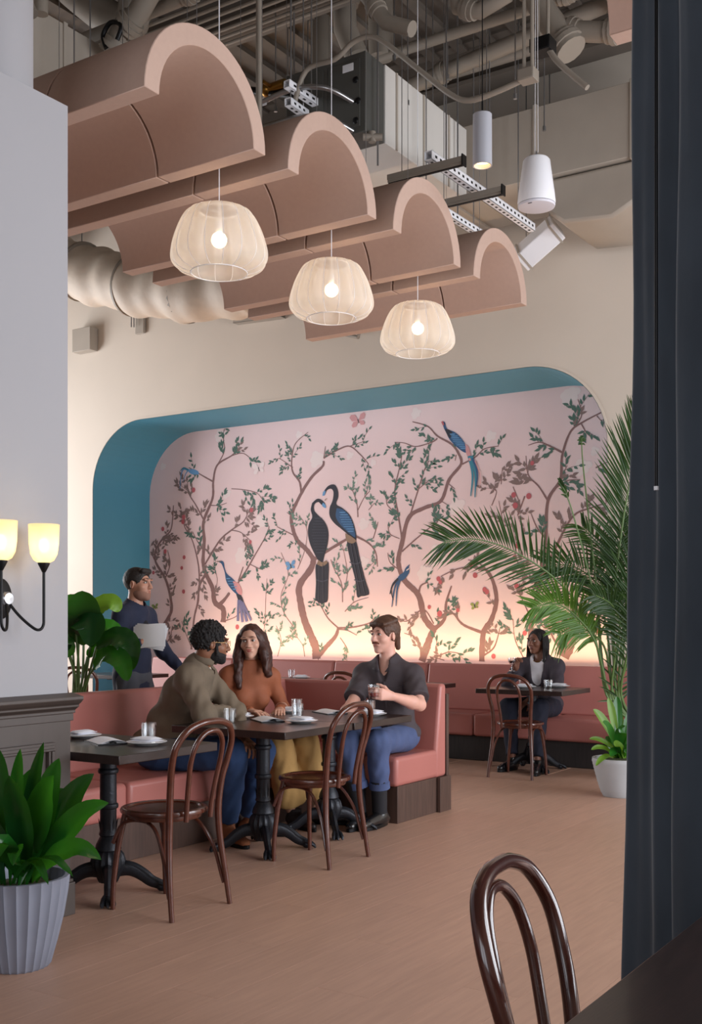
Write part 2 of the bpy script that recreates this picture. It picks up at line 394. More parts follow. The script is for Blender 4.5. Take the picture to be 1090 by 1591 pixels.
part((-3.815, 6.985, 0), (-3.79, 7.15, .25), 'end_panel', M['wood'], .002)
# rear banquette along the mural
b2 = empty('banquette', (-6.6, 10.1, 0), 'long salmon leather banquette below the mural with black plinth', 'banquette')
def lb2(a, b): return (a[0]+6.6, a[1]-10.1, a[2]), (b[0]+6.6, b[1]-10.1, b[2])
part((-9.65, 9.83, 0), (-3.52, 10.38, .24), 'plinth', mat('black_oak', (40, 33, 32), .6, var=.3, scale=6, stretch=(8, 8, 1)), .003, b2, lb2)
xs = [-9.7, -8.5, -7.3, -6.1, -4.95, -4.2, -3.5]
for i in range(6): part((xs[i]+.004, 9.78, .24), (xs[i+1]-.004, 10.28, .455), 'seat_cushion', M['leather'], .03, b2, lb2)
xs = [-9.7, -8.4, -6.95, -5.75, -4.42, -3.5]
for i in range(5):
    back([(0, .45), (.18, .45), (.18, .925), (.09, .925)], lambda p, z, d: (d, 10.24+p, z), xs[i]+.003, xs[i+1]-.003, par=b2, off=(6.6, -10.1))
# ================================================================== BENTWOOD CHAIRS
def make_chair(label, m='bent', n=12, cane=False):
    wm = M[m]; t = empty('bentwood_chair', (0,0,0), label, 'chair')
    s = MB(); s.lathe([(.165, .452), (.19, .452), (.206, .457), (.208, .466), (.204, .476), (.19, .480), (.175, .477), (.17, .470), (.10, .466), (.0001, .465)], n=40, cap1=False)
    s.build('seat', wm, t)
    r = MB(); r.lathe([(.150, .43), (.176, .43), (.180, .436), (.180, .453), (.150, .453)], n=36, cap0=False, cap1=False); r.v += []; r.build('seat_ring', wm, t)
    # rear legs continue into the outer hoop
    h = MB()
    P = [(-.205, -.235, 0), (-.196, -.215, .15), (-.180, -.195, .32), (-.172, -.190, .46), (-.180, -.203, .60), (-.196, -.226, .70), (-.196, -.252, .79), (-.150, -.280, .862), (-.075, -.293, .892)]
    P = P+[(0, -.296, .898)]+[(-x, y, z) for x, y, z in P[::-1]]
    path = smooth_path(P, 5); rr = []
    for p in path: rr.append(.0125+.005*min(1, p.z/.45) if p.z < .45 else .0175-.0015*min(1, (p.z-.45)/.3))
    h.tube(path, rr, n); h.build('back_hoop', wm, t)
    i = MB()
    P = [(-.085, -.214, .435), (-.088, -.222, .52), (-.097, -.240, .62), (-.105, -.262, .72), (-.090, -.284, .80), (-.048, -.298, .845)]
    P = P+[(0, -.303, .856)]+[(-x, y, z) for x, y, z in P[::-1]]
    i.tube(smooth_path(P, 5), .0125, n); i.build('inner_hoop', wm, t)
    for sx in (-1, 1):
        l = MB(); q = [(sx*.182, .158, 0), (sx*.178, .158, .12), (sx*.158, .146, .30), (sx*.134, .122, .452)]
        l.tube(smooth_path(q, 4), [.0115+.0045*k/12 for k in range(13)], n); l.build('leg', wm, t)
        b = MB(); b.tube(smooth_path([(sx*.172, .165, .31), (sx*.155, .12, .405), (sx*.135, .02, .425), (sx*.150, -.08, .395), (sx*.176, -.155, .28), (sx*.190, -.195, .14), (sx*.194, -.207, .10)], 5), .009, 8); b.build('brace', wm, t)
    b = MB(); b.tube(smooth_path([(-.172, .168, .31), (-.12, .145, .405), (-.05, .10, .425), (.05, .10, .425), (.12, .145, .405), (.172, .168, .31)], 5), .009, 8); b.build('brace', wm, t)
    return t
ch0 = make_chair('bentwood chair in front of the small table by the partition wall')
ch0.location = (-3.655, 3.975, 0); ch0.rotation_euler.z = math.radians(90)
def chair(loc, rz, label, group=None):
    c = copy_tree(ch0); c.location = loc; c.rotation_euler.z = math.radians(rz); c['label'] = label
    if group: c['group'] = group
    elif 'group' in c: del c['group']
    return c
chair((-3.66, 5.24, 0), 91, 'empty bentwood chair at the table of the three seated diners')
chair((-4.11, 9.05, 0), 2, 'bentwood chair with its back to us at the far right woman\'s table')
chair((-5.6, 8.70, 0), 0, 'bentwood chair hidden behind the corner booth at the vacant rear table')
chair((-7.25, 8.55, 0), 8, 'bentwood chair top showing behind the rust-topped woman\'s hair')
chair((-8.60, 8.15, 0), 30, 'bentwood chair top showing between the waiter and the olive jacket')
chair((-9.75, 8.55, 0), -20, 'bentwood chair showing through the stems of the large leafed plant on the left')
fc = make_chair('dark glossy bentwood chair close up at the lower right', 'bentdark', 20)
fc.location = (-.625, 1.955, 0); fc.rotation_euler.z = math.radians(-83)
# ================================================================== TABLES
def make_base(parent, c, n=28, z1=.705):
    col = MB()
    col.lathe([(.030, .20), (.055, .205), (.066, .225), (.060, .25), (.048, .275), (.040, .29), (.046, .296), (.046, .306), (.042, .312), (.041, .36), (.041, .425), (.049, .43), (.051, .44), (.049, .45), (.042, .455), (.041, .60), (.049, .605), (.052, .615), (.049, .625), (.042, .63), (.042, .685), (.07, .695), (.09, z1)], (*c, 0), n)
    # upright leaves of the casting
    for k in range(8):
        a = 2*PI*k/8; d = Vector((math.cos(a), math.sin(a), 0)); tq = Vector((-d.y, d.x, 0)); b = Vector((*c, 0))
        vs = [b+d*.040+tq*-.012+Vector((0,0,.31)), b+d*.040+tq*.012+Vector((0,0,.31)), b+d*.043+tq*.010+Vector((0,0,.35)), b+d*.050+Vector((0,0,.385)), b+d*.043-tq*.010+Vector((0,0,.35)), b+d*.034+Vector((0,0,.34))]
        col.add(vs, [(0,1,2,3,4), (0,4,5), (1,0,5), (2,1,5), (3,2,5), (4,3,5)])
    col.build('column', M['iron'], parent)
    sk = MB(); sk.lathe([(.045, .06), (.058, .09), (.078, .13), (.084, .165), (.074, .20), (.055, .222), (.03, .225)], (*c, 0), 32, mod=lambda a, z: 1+.05*math.cos(16*a)); sk.build('collar', M['iron'], parent)
    for k in range(4):
        a = PI/4+PI/2*k+math.radians(0); d = Vector((math.cos(a), math.sin(a), 0)); b = Vector((*c, 0))
        ft = MB(); pts = [b+d*r+Vector((0,0,z)) for r, z in ((.03, .12), (.08, .125), (.125, .115), (.17, .088), (.21, .056), (.245, .040), (.265, .032))]
        ft.tube(smooth_path(pts, 4), [.042-.0185*i/24 for i in range(25)], 10, flat=.62)
        tq = Vector((-d.y, d.x, 0))
        for s in (-1, 1): ft.tube(smooth_path([p+tq*.014*s+Vector((0,0,.026-.012*i/6)) for i, p in enumerate(pts)], 3), .006, 6)
        for q in (-.022, 0, .022): ft.tube([b+d*.25+tq*q*.6+Vector((0,0,.045)), b+d*.28+tq*q+Vector((0,0,.036)), b+d*.305+tq*q*1.25+Vector((0,0,.020)), b+d*.313+tq*q*1.25+Vector((0,0,.006))], [.012, .013, .011, .005], 8)
        ft.ball(b+d*.265+Vector((0,0,.024)), (.028, .028, .024), 12)
        ft.build('foot', M['iron'], parent)
def make_table(label, x0, x1, y0, y1, group=None, bases=None):
    cx, cy = (x0+x1)/2, (y0+y1)/2
    t = empty('restaurant_table', (cx, cy, 0), label, 'table', group)
    w = MB(); w.box((x0-cx, y0-cy, .708), (x1-cx, y1-cy, .75)); w.build('tabletop', M['tabletop'], t, bevel=.003)
    p = MB(); p.box((-.2, -.025, .69), (.2, .025, .708)); p.box((-.025, -.2, .69), (.025, .2, .708)); p.build('spider', M['iron'], t, smooth=False)
    make_base(t, (0, 0)); return t
make_table('small dark table laid for two beside the partition wall', -4.47, -3.635, 3.655, 4.345)
make_table('dark pedestal table half nearer us at the three diners', -4.47, -3.64, 4.925, 5.610)
make_table('dark pedestal table half at the elbow of the man in the charcoal shirt', -4.47, -3.63, 5.614, 6.300)
make_table('dark pedestal table in front of the far right woman', -4.59, -3.75, 9.13, 9.80)
make_table('dark table corner showing behind the end of the corner booth', -6.02, -5.17, 9.10, 9.85)
make_table('dark rear table laid with glasses between the woman in rust and the man in charcoal', -7.65, -6.75, 9.14, 9.88)
make_table('dark rear table with folded linen behind the large leafed plant', -9.80, -8.94, 9.10, 9.80)
make_table('large dark wood table in the bottom right foreground', -.65, .45, .55, 2.42)
# ================================================================== TABLEWARE
def glass(x, y, label, z=.75, r=.039, h=.090, wine=0, group=None, n=36):
    o = empty('tumbler', (x, y, z), label, 'glass', group)
    g = MB(); fl_ = lambda a, zz: 1+(.018*math.cos(18*a) if .012 < zz < h*.86 else 0)
    g.lathe([(r*.80, 0), (r*.84, .004), (r*.88, .02), (r*.95, h*.5), (r, h*.86), (r*1.0, h), (r*.93, h), (r*.92, h*.86), (r*.86, h*.5), (r*.76, .014), (.001, .013)], n=n, mod=fl_, cap1=False)
    g.build('bowl', M['glass'], o)
    if wine:
        w = MB(); w.lathe([(.001, .0145), (r*.75, .0145), (r*.84, h*.4), (r*.85, h*wine), (.001, h*wine)], n=24, cap0=False, cap1=False); w.build('drink', M['wine'], o)
    return o
def plate(x, y, label, z=.75, r=.100, rz=0, nap=(.13, .075), group=None):
    o = empty('side_plate', (x, y, z), label, 'plate', group)
    p = MB(); p.lathe([(r*.55, 0), (r*.6, .004), (r*.62, .004), (r*.97, .015), (r, .017), (r*.97, .0185), (r*.62, .008), (.001, .007)], n=40, cap1=False); p.build('dish', M['plate'], o)
    return o
def napkin(x, y, label, z=.768, rz=0, sx=.13, sy=.08, group=None):
    o = empty('napkin', (x, y, z), label, 'napkin', group, math.radians(rz))
    rg = random.Random(int(x*1000+y*77))
    for k in range(2):
        w = MB(); a, b = sx*(1-.08*k), sy*(1-.10*k); n = 9; vs = []; fs = []; ph = rg.uniform(0, 6)
        for sgn in (0, 1):
            for i in range(n):
                for j in range(n):
                    x_, y_ = 2*i/(n-1)-1, 2*j/(n-1)-1; e = (1-abs(x_)**6)*(1-abs(y_)**6)
                    zz = k*.010+.002+(.0095*e+.002*math.sin(x_*4+ph)*math.sin(y_*3+k) if sgn else 0)
                    vs.append((a*x_/2*(1-.04*y_*(k*2-1))+rg.uniform(-.001, .001), b*y_/2+k*.006*x_, zz))
        for i in range(n-1):
            for j in range(n-1):
                q = i*n+j; fs.append((q, q+1, q+n+1, q+n)); q += n*n; fs.append((q, q+n, q+n+1, q+1))
        for i in range(n-1):
            for (p, q) in ((i, i+1), ((n-1)*n+i, (n-1)*n+i+1), (i*n, (i+1)*n), (i*n+n-1, (i+1)*n+n-1)): fs.append((p, q, q+n*n, p+n*n))
        w.add(vs, fs); w.build('fold', M['cloth'], o)
    return o
def menu(x, y, label, z=.7505, rz=0, sx=.15, sy=.24):
    o = empty('menu', (x, y, z), label, 'menu', None, math.radians(rz))
    w = MB(); w.box((-sx/2, -sy/2, 0), (sx/2, sy/2, .005)); w.build('board', M['black'], o, smooth=False)
    for k in range(3):
        w = MB(); n = 9; vs = []; fs = []; lift = .0035+.003*k
        for i in range(n):
            t = i/(n-1); zz = .0055+.0012*k+lift*math.sin(PI*t)*(.5+.5*k)
            dx = sx*(-.46+.92*t)+.004*k
            vs += [(dx, -sy*.46-.004*k, zz), (dx, sy*.46-.006*k, zz*1.0), (dx, -sy*.46-.004*k, zz+.0009), (dx, sy*.46-.006*k, zz+.0009)]
        for i in range(n-1): a = 4*i; fs += [(a, a+1, a+5, a+4), (a+2, a+6, a+7, a+3), (a, a+4, a+6, a+2), (a+1, a+3, a+7, a+5)]
        fs += [(0, 2, 3, 1), (4*n-4, 4*n-3, 4*n-1, 4*n-2)]
        w.add(vs, fs); w.build('sheet', M['paper'], o)
    c = MB(); c.tube([(-sx*.1, -sy*.49, .012), (0, -sy*.53, .016), (sx*.12, -sy*.49, .010)], .004, 8); c.build('clip', M['black'], o)
    return o
def at(u, v, z=.75): p = WZ(u, v, z); return p.x, p.y
T1 = 'near left table laid for two'
for (u, v, lab) in ((128, 1146, 'plate at the partition side of the small table nearest us'), (228, 1157, 'plate beside the lone tumbler on the small table nearest us'),
                    (370, 1116, 'plate by the elbow of the man in the olive jacket'), (468, 1123, 'plate nearest us on the diners\' table, beside two tumblers'),
                    (448, 1107, 'plate behind the two tumblers near the woman in rust'), (577, 1112, 'plate in front of the man in the charcoal shirt')):
    x, y = at(u, v); plate(x, y, 'white side '+lab)
    napkin(x, y, 'napkin folded on the '+lab, rz=random.uniform(-12, 12)+(90 if u in (128,) else 0), sx=.14, sy=.10)
for (u, v, rz, lab) in ((164, 1154, 62, 'open white menu on a black board on the small table nearest us'), (415, 1120, 55, 'white menu sheet on a black board before the woman in rust'),
                        (512, 1108, 60, 'white menu sheets on a black board between the tumblers and the empty chair back')):
    x, y = at(u, v); menu(x, y, lab, rz=rz)
for (u, v, lab) in ((231, 1150, 'ribbed clear tumbler alone on the small table nearest us'), (357, 1124, 'clear tumbler by the elbow of the man in the olive jacket'),
                    (462, 1115, 'clear tumbler, nearer of the two at the middle of the diners\' table'), (461, 1107, 'clear tumbler, farther of the two at the middle of the diners\' table'),
                    (574, 1109, 'clear tumbler on the table under the hand of the man in charcoal')):
    x, y = at(u, v); glass(x, y, lab)
# far tables
for (u, v, lab, k) in ((815, 1069, 'white plate at the left of the far right woman\'s table', 1), (868, 1068, 'white plate at the right of the far right woman\'s table', 1)):
    x, y = at(u, v); plate(x, y, lab, r=.105); napkin(x, y, 'folded napkin on the '+lab, sx=.14, sy=.10)
x, y = at(851, 1069); glass(x, y, 'short clear glass at the right side of the far right woman\'s table', r=.042, h=.075)
x, y = at(811, 1062); glass(x, y, 'clear tumbler just below the drink the far right woman holds')
for (x, y, lab) in ((-7.36, 9.75, 'clear tumbler at the left on the rear table behind the woman in rust'), (-7.14, 9.78, 'clear tumbler second from the left on the rear table behind the woman in rust')): glass(x, y, lab)
plate(-6.98, 9.74, 'white plate on the rear table behind the booth corner'); napkin(-6.98, 9.74, 'folded napkin on the plate beside the two rear tumblers')
plate(-5.82, 9.62, 'white plate on the vacant table behind the charcoal shirt man'); napkin(-5.82, 9.62, 'folded napkin peeping behind the charcoal shirt shoulder')
plate(-9.30, 9.62, 'white plate on the table behind the large leafed plant', r=.10); napkin(-9.30, 9.62, 'folded napkin on the plate behind the large leafed plant', sx=.16, sy=.1)
# ================================================================== PENDANT LAMPS
shade_m = bpy.data.materials.new('shade_fabric'); shade_m.use_nodes = True; nt = shade_m.node_tree; nt.nodes.clear()
o_ = nt.nodes.new('ShaderNodeOutputMaterial'); d_ = nt.nodes.new('ShaderNodeBsdfDiffuse'); d_.inputs[0].default_value = (*L((250, 244, 236)), 1)
t_ = nt.nodes.new('ShaderNodeBsdfTranslucent'); t_.inputs[0].default_value = (*L((255, 246, 234)), 1); tr_ = nt.nodes.new('ShaderNodeBsdfTransparent')
m1 = nt.nodes.new('ShaderNodeMixShader'); m1.inputs[0].default_value = .5; m2 = nt.nodes.new('ShaderNodeMixShader'); m2.inputs[0].default_value = .5
nt.links.new(d_.outputs[0], m1.inputs[1]); nt.links.new(t_.outputs[0], m1.inputs[2]); nt.links.new(m1.outputs[0], m2.inputs[1]); nt.links.new(tr_.outputs[0], m2.inputs[2]); nt.links.new(m2.outputs[0], o_.inputs[0])
M['bulb'] = mat('bulb_glow', (255, 236, 200), .4, emit=(255, 222, 165), es=12)
def pendant(loc, label):
    o = empty('pendant_lamp', loc, label, 'pendant lamp', 'pleated pendant lamps over the booth')
    R = .286; NR_ = 16
    prof = [(.42, .172), (.56, .176), (.70, .145), (.82, .085), (.92, .01), (.99, -.07), (.985, -.125), (.90, -.165), (.76, -.19), (.60, -.203)]
    pp = smooth_path([(a*R, 0, z) for a, z in prof], 4)
    s = MB(); s.lathe([(p.x, p.z+.0) for p in pp], n=NR_*8, cap0=False, cap1=False, mod=lambda a, z: 1+.045*abs(math.sin(NR_*a/2))*(1 if z < .17 else .3)); s.build('shade', shade_m, o)
    for k in range(NR_):
        a = 2*PI*k/NR_; w = MB(); w.tube([(p.x*math.cos(a)*1.002, p.x*math.sin(a)*1.002, p.z) for p in pp], .0018, 6); w.build('rib', M['white'], o)
    for (rr, z) in ((.42*R, .172), (.60*R, -.205)):
        w = MB(); w.tube([(rr*math.cos(2*PI*k/32), rr*math.sin(2*PI*k/32), z) for k in range(32)], .003, 6, closed=True); w.build('ring', M['white'], o)
    w = MB()
    for k in range(3): a = 2*PI*k/3; w.tube([(0, 0, .165), (.42*R*math.cos(a), .42*R*math.sin(a), .172)], .002, 6)
    w.build('spider', M['white'], o)
    w = MB(); w.ball((0,0,-.005), .048, 18); bu = w.build('bulb', M['bulb'], o)
    w = MB(); w.lathe([(.018, .04), (.021, .05), (.021, .10), (.012, .115)], n=16); w.build('socket', M['white'], o)
    w = MB(); w.tube([(0,0,.11), (0,0,CEIL-loc[2]-.05)], .0032, 8); w.build('cord', M['white'], o)
    l = bpy.data.lights.new('bulb_light', 'POINT'); l.energy = 3.2; l.color = (1, .94, .84); l.shadow_soft_size = .052
    lo = bpy.data.objects.new('bulb_light', l); COL.objects.link(lo); lo.parent = o; lo.location = (0,0,-.005)
    return o
pendant((-4.37, 5.24, 3.69), 'pleated white pendant lamp, nearest and leftmost of the three')
pendant((-4.37, 6.46, 3.69), 'pleated white pendant lamp, middle of the three')
pendant((-4.37, 7.68, 3.69), 'pleated white pendant lamp, farthest and rightmost of the three')
# speaker and cylinder light
sp = W(833, 285, 8.0)
o = empty('pendant_speaker', (sp.x, sp.y, sp.z), 'white bell shaped pendant speaker hanging at upper right', 'speaker')
w = MB(); w.lathe([(.03, .176), (.086, .174), (.097, .160), (.130, -.08), (.136, -.135), (.134, -.152)], n=40, cap1=True); w.build('housing', M['white'], o)
w = MB(); w.lathe([(.131, -.156), (.134, -.158), (.130, -.172), (.10, -.178), (.001, -.180)], n=40, cap1=False); w.build('grille', mat('speaker_grille', (206, 204, 212), .6), o)
w = MB(); w.box((-.015, -.118, -.178), (.015, -.110, -.1765)); w.build('badge', M['black'], o, smooth=False)
w = MB(); w.tube([(-.05, 0, .17), (-.06, 0, .20), (-.045, 0, .215), (-.03, 0, .20), (-.03, 0, .17)], .005, 8); w.tube([(0, 0, .17), (0, 0, .23)], .006, 8); w.build('bracket', M['steel'], o)
for s in (-.012, .012): w = MB(); w.tube([(s, 0, .22), (s*.3, 0, CEIL-sp.z-.05)], .002, 6); w.build('cable', M['white'], o)
sp = W(749, 218, 6.6)
o = empty('cylinder_downlight', (sp.x, sp.y, sp.z), 'silver cylinder downlight hanging from a black cord', 'downlight')
M['alu'] = mat('brushed_silver', (176, 178, 186), .4, metal=.3)
w = MB(); w.lathe([(.001, .155), (.05, .155), (.056, .150), (.057, -.145), (.057, -.152), (.050, -.152), (.048, -.12), (.001, -.118)], n=40, cap0=False, cap1=False); w.build('housing', M['alu'], o)
w = MB(); w.lathe([(.001, -.122), (.047, -.126)], n=30, cap0=False, cap1=False); w.build('lens', mat('lens_glow', (255, 226, 180), .4, emit=(255, 206, 140), es=5), o)
w = MB(); w.tube([(0,0,.155), (0,0,.23)], .006, 8); w.tube([(0,0,.23), (0,0,CEIL-sp.z-.05)], .0035, 8); w.build('cord', M['black'], o)
sl = bpy.data.lights.new('spot', 'SPOT'); sl.energy = 25; sl.color = (1, .85, .65); sl.spot_size = 1.0; sl.shadow_soft_size = .04
so = bpy.data.objects.new('spot', sl); COL.objects.link(so); so.parent = o; so.location = (0,0,-.16)
# ================================================================== WALL SCONCE
o = empty('wall_sconce', (PX, 3.225, 1.46), 'two armed black wall sconce with warm glass shades on the partition wall', 'wall lamp')
w = MB(); Rx = Matrix.Rotation(PI/2, 4, 'Y')
w.lathe([(.062, 0), (.062, .012), (.055, .018), (.001, .018)], n=36, cap1=False, M=Matrix.Scale(1.45, 4, (0,0,1)) @ Rx); w.build('back_plate', M['black'], o)
w = MB(); w.lathe([(.001, .018), (.026, .018), (.030, .03), (.030, .06), (.024, .068), (.001, .070)], n=28, cap0=False, cap1=False, M=Rx); w.build('knob', M['steel'], o)
sh = glassmat('amber_glass', (1, .9, .7), .08)
shm = bpy.data.materials.new('frosted_shade'); shm.use_nodes = True; nt = shm.node_tree; P_ = nt.nodes['Principled BSDF']; P_.inputs['Base Color'].default_value = (*L((255, 240, 205)), 1); P_.inputs['Roughness'].default_value = .4
t2 = nt.nodes.new('ShaderNodeBsdfTranslucent'); t2.inputs[0].default_value = (*L((255, 240, 205)), 1); mx = nt.nodes.new('ShaderNodeMixShader'); mx.inputs[0].default_value = .75
mx3 = nt.nodes.new('ShaderNodeMixShader'); mx3.inputs[0].default_value = .35; t3 = nt.nodes.new('ShaderNodeBsdfTransparent')
nt.links.new(P_.outputs[0], mx.inputs[1]); nt.links.new(t2.outputs[0], mx.inputs[2]); nt.links.new(mx.outputs[0], mx3.inputs[1]); nt.links.new(t3.outputs[0], mx3.inputs[2]); nt.links.new(mx3.outputs[0], nt.nodes['Material Output'].inputs[0])
for s in (-1, 1):
    a = MB(); dy = .115*s
    a.tube(smooth_path([(.045, 0, 0), (.09, .03*s, -.07), (.135, .07*s, -.125), (.15, .095*s, -.135), (.155, .112*s, -.115), (.155, dy, -.07), (.155, dy, .08), (.155, dy, .125)], 6), .0065, 10); a.build('arm', M['black'], o)
    c = MB(); c.lathe([(.007, .115), (.010, .12), (.026, .152), (.026, .158), (.001, .158)], (.155, dy, 0), 20, cap1=False); c.build('cup', M['black'], o)
    g = MB(); g.lathe([(.022, .155), (.044, .168), (.058, .195), (.064, .24), (.067, .325), (.063, .325), (.060, .24), (.053, .198), (.02, .162)], (.155, dy, 0), 32, cap0=False, cap1=False); g.build('glass_shade', shm, o)
    b = MB(); b.ball((.155, dy, .235), (.021, .021, .033), 14); b.build('bulb', mat('sconce_bulb', (255, 240, 210), .4, emit=(255, 224, 170), es=7), o)
    l = bpy.data.lights.new('sconce_light', 'POINT'); l.energy = 1.1; l.color = (1, .88, .68); l.shadow_soft_size = .035
    lo = bpy.data.objects.new('sconce_light', l); COL.objects.link(lo); lo.parent = o; lo.location = (.155, dy, .235)
# ================================================================== CEILING SERVICES
def pipe(label, pts, r, m='pipe', name='ceiling_pipe', cat='pipe', sm=0, coup=(), n=14):
    o = empty(name, pts[0], label, cat); o0 = Vector(pts[0]); P = [Vector(p)-o0 for p in pts]
    w = MB(); w.tube(smooth_path(P, sm) if sm else P, r, n); w.build('run', M[m], o)
    for (i, t) in coup:
        a, b = P[i], P[i+1]; c = a.lerp(b, t); d = (b-a).normalized(); w = MB()
        w.tube([c-d*.06, c-d*.06, c+d*.06], [r*1.02, r*1.22, r*1.22], n); w.tube([c-d*.02, c+d*.02], r*1.38, n); w.build('coupling', M[m], o)
    return o
def bxo(name, label, cat, a, b, m='duct', bev=.006):
    c = (Vector(a)+Vector(b))/2; o = empty(name, c, label, cat)
    w = MB(); w.box(tuple(Vector(a)-c), tuple(Vector(b)-c)); w.build('casing', M[m], o, bevel=bev)
    return o, c
# round column above the partition
cp = MB(); cp.lathe([(.235, 3.765), (.235, 6.35), (.26, 6.36), (.30, 6.55), (.30, CEIL-.001)], (-4.20, 3.34, 0), 40); tag(cp.build('trim_6', M['partition']), kind='structure')
# duct box at the upper left
o, c = bxo('air_duct', 'long pale rectangular duct behind the nearest baffle, upper left', 'air duct', (-7.3, 4.6, 5.1), (-6.6, 7.3, 6.02))
for y in (5.35, 6.05, 6.75): w = MB(); w.box((.345, y-c.y-.02, -.47), (.362, y-c.y+.02, .47)); w.build('seam', M['duct'], o, smooth=False)
# fan coil unit
UX0, UX1, UY0, UY1, UZ0, UZ1 = -5.42, -4.65, 7.35, 9.05, 5.20, 5.83
o = empty('fan_coil_unit', (-5.0, 8.2, 5.2), 'boxy fan coil unit with grey metal front and white insulated side', 'fan coil unit')
def q(x, y, z): return (x+5.0, y-8.2, z-5.2)
w = MB(); w.box(q(UX0, UY0, UZ0), q(UX1, UY0+.28, UZ1)); w.build('metal_front', M['gray'], o, bevel=.006)
w = MB(); w.box(q(UX0, UY0+.28, UZ0), q(UX1+.012, UY1, UZ1+.004)); w.build('insulated_side', mat('white_unit', (206, 202, 196), .6), o, bevel=.006)
for y in (7.8, 8.25, 8.7): w = MB(); w.box(q(UX1+.012, y-.012, UZ0), q(UX1+.022, y+.012, UZ1)); w.build('seam', M['duct'], o, smooth=False)
w = MB(); w.box(q(UX0+.05, UY0-.006, UZ0+.05), q(-5.05, UY0, UZ1-.05)); w.build('access_panel', M['gray'], o, bevel=.003)
w = MB(); w.box(q(-5.0, UY0-.006, UZ0+.05), q(UX1-.05, UY0, UZ1-.05)); w.build('access_panel', M['gray'], o, bevel=.003)
w = MB(); w.box(q(-4.86, UY0-.009, 5.70), q(-4.76, UY0-.006, 5.76)); w.build('rating_plate', M['paper'], o, smooth=False)
for (x, z) in ((-4.74, 5.62), (-4.74, 5.30), (-4.72, 5.45)): w = MB(); w.ball(q(x, UY0-.005, z), (.028, .012, .028), 12); w.build('knockout', M['black'], o)
for z in (5.50, 5.27):
    pts = [WY(400, 150+ (5.5-z)*200, 7.2), q(0,0,0)]
    w = MB(); P = smooth_path([q(-6.0, 7.2, z-.05), q(-5.6, 7.12, z+.02), q(-5.2, 7.10, z+.06), q(-4.9, 7.15, z+.02), q(-4.76, 7.34, z-.05)], 8)
    w.tube(P, [.020+.0015*(i % 2) for i in range(len(P))], 10); w.build('braided_hose', M['steel'], o)
w = MB(); w.tube([q(UX1+.03, 7.40, 5.20), q(UX1+.03, 7.40, 5.12)], .03, 12); w.tube([q(UX1-.03, 7.36, 5.16), q(UX1+.10, 7.44, 5.16)], .028, 12); w.build('drain_elbow', M['pipe'], o)
for (x, y) in ((UX0-.03, 7.5), (UX1+.05, 7.45), (UX1+.05, 8.8)): w = MB(); w.tube([q(x, y, 4.95), q(x, y, CEIL-.04)], .008, 8); w.build('hanger_rod', M['steel'], o)
o = pipe('brass gate valve and pipe left of the fan coil unit', [WY(385, 140, 7.2), WY(455, 148, 7.2)], .03, 'black', 'pipe_valve', 'valve')
w = MB(); w.ball((0, 0, 0), (.06, .06, .06), 12); w.tube([(-.02, 0, 0), (.18, .0, -.0)], .045, 10); w.tube([(.06, -.05, 0), (.06, -.13, 0)], .015, 8)
v = w.build('valve_body', M['brass'], o); v.location = WY(415, 140, 7.2)-WY(385, 140, 7.2)
w = MB(); w.box((.04, -.10, -.14), (.10, -.095, -.09)); v = w.build('tag', M['paper'], o, smooth=False); v.location = WY(410, 148, 7.2)-WY(385, 140, 7.2)
def channel(label, a, b, s=.055, m='white', holes=True):
    a, b = Vector(a), Vector(b); o = empty('strut_channel', a, label, 'strut channel'); d = b-a; Ln = d.length; d.normalize(); up = Vector((0,0,1)); sd = d.cross(up).normalized(); up = sd.cross(d)
    Mx = Matrix((( *d,),( *sd,),( *up,))).transposed().to_4x4()
    w = MB(); w.box((0, -s/2, -s/2), (Ln, -s/2+.006, s/2), Mx); w.box((0, s/2-.006, -s/2), (Ln, s/2, s/2), Mx); w.box((0, -s/2, s/2-.006), (Ln, s/2, s/2), Mx); w.box((0, -s/2, -s/2), (Ln, s/2, -s/2+.004), Mx)
    w.build('rail', M[m], o, smooth=False)
    if holes:
        w = MB(); t = .05
        while t < Ln-.04:
            w.box((t, -s*.14, -s/2-.002), (t+.03, s*.14, -s/2), Mx); w.box((t, s/2, -s*.14), (t+.03, s/2+.002, s*.14), Mx); w.box((t, -s/2-.002, -s*.14), (t+.03, -s/2, s*.14), Mx); t += .075
        tag(w.build('slot', M['black'], o, smooth=False), kind='stuff')
    for t in (.15, .85):
        w = MB(); p = d*Ln*t; w.tube([p, p+Vector((0,0,CEIL-.05-(a+p).z))], .006, 6); w.build('hanger_rod', M['steel'], o)
    return o
channel('long white slotted strut channel sloping toward the speaker', (-4.22, 7.58, 4.99), (-4.20, 9.5, 4.99), .07)
channel('shorter white strut channel below the long one, over the third baffle', (-4.52, 7.9, 4.86), (-4.50, 9.1, 4.86), .06)
channel('upper small white strut bracket under the brass valve', WY(445, 130, 7.0), WY(490, 160, 7.35), .06)
channel('lower small white strut bracket over the second baffle', WY(447, 158, 7.0), WY(475, 178, 7.3), .06)
for i, (x0, x1, y, lab) in enumerate(((-4.60, -3.93, 7.62, 'black lighting track behind the cylinder downlight'), (-4.60, -3.93, 8.32, 'black lighting track end nearer the speaker'))):
    o = empty('lighting_track', (x1, y, 4.895), lab, 'light track')
    w = MB(); w.box((x0-x1, -.022, -.03), (0, .022, -.005)); w.box((x0-x1, -.03, -.012), (0, .03, .03)); w.build('rail', M['pipe'], o, smooth=False)
    w = MB(); w.box((x0-x1, -.012, -.036), (0, .012, -.03)); w.box((-.004, -.034, -.04), (.006, .034, .045)); w.build('slot', M['black'], o, smooth=False)
    for x in (-.15, -.55): w = MB(); w.tube([(x, 0, .03), (x, 0, CEIL-4.895-.05)], .004, 6); w.build('hanger_rod', M['steel'], o)
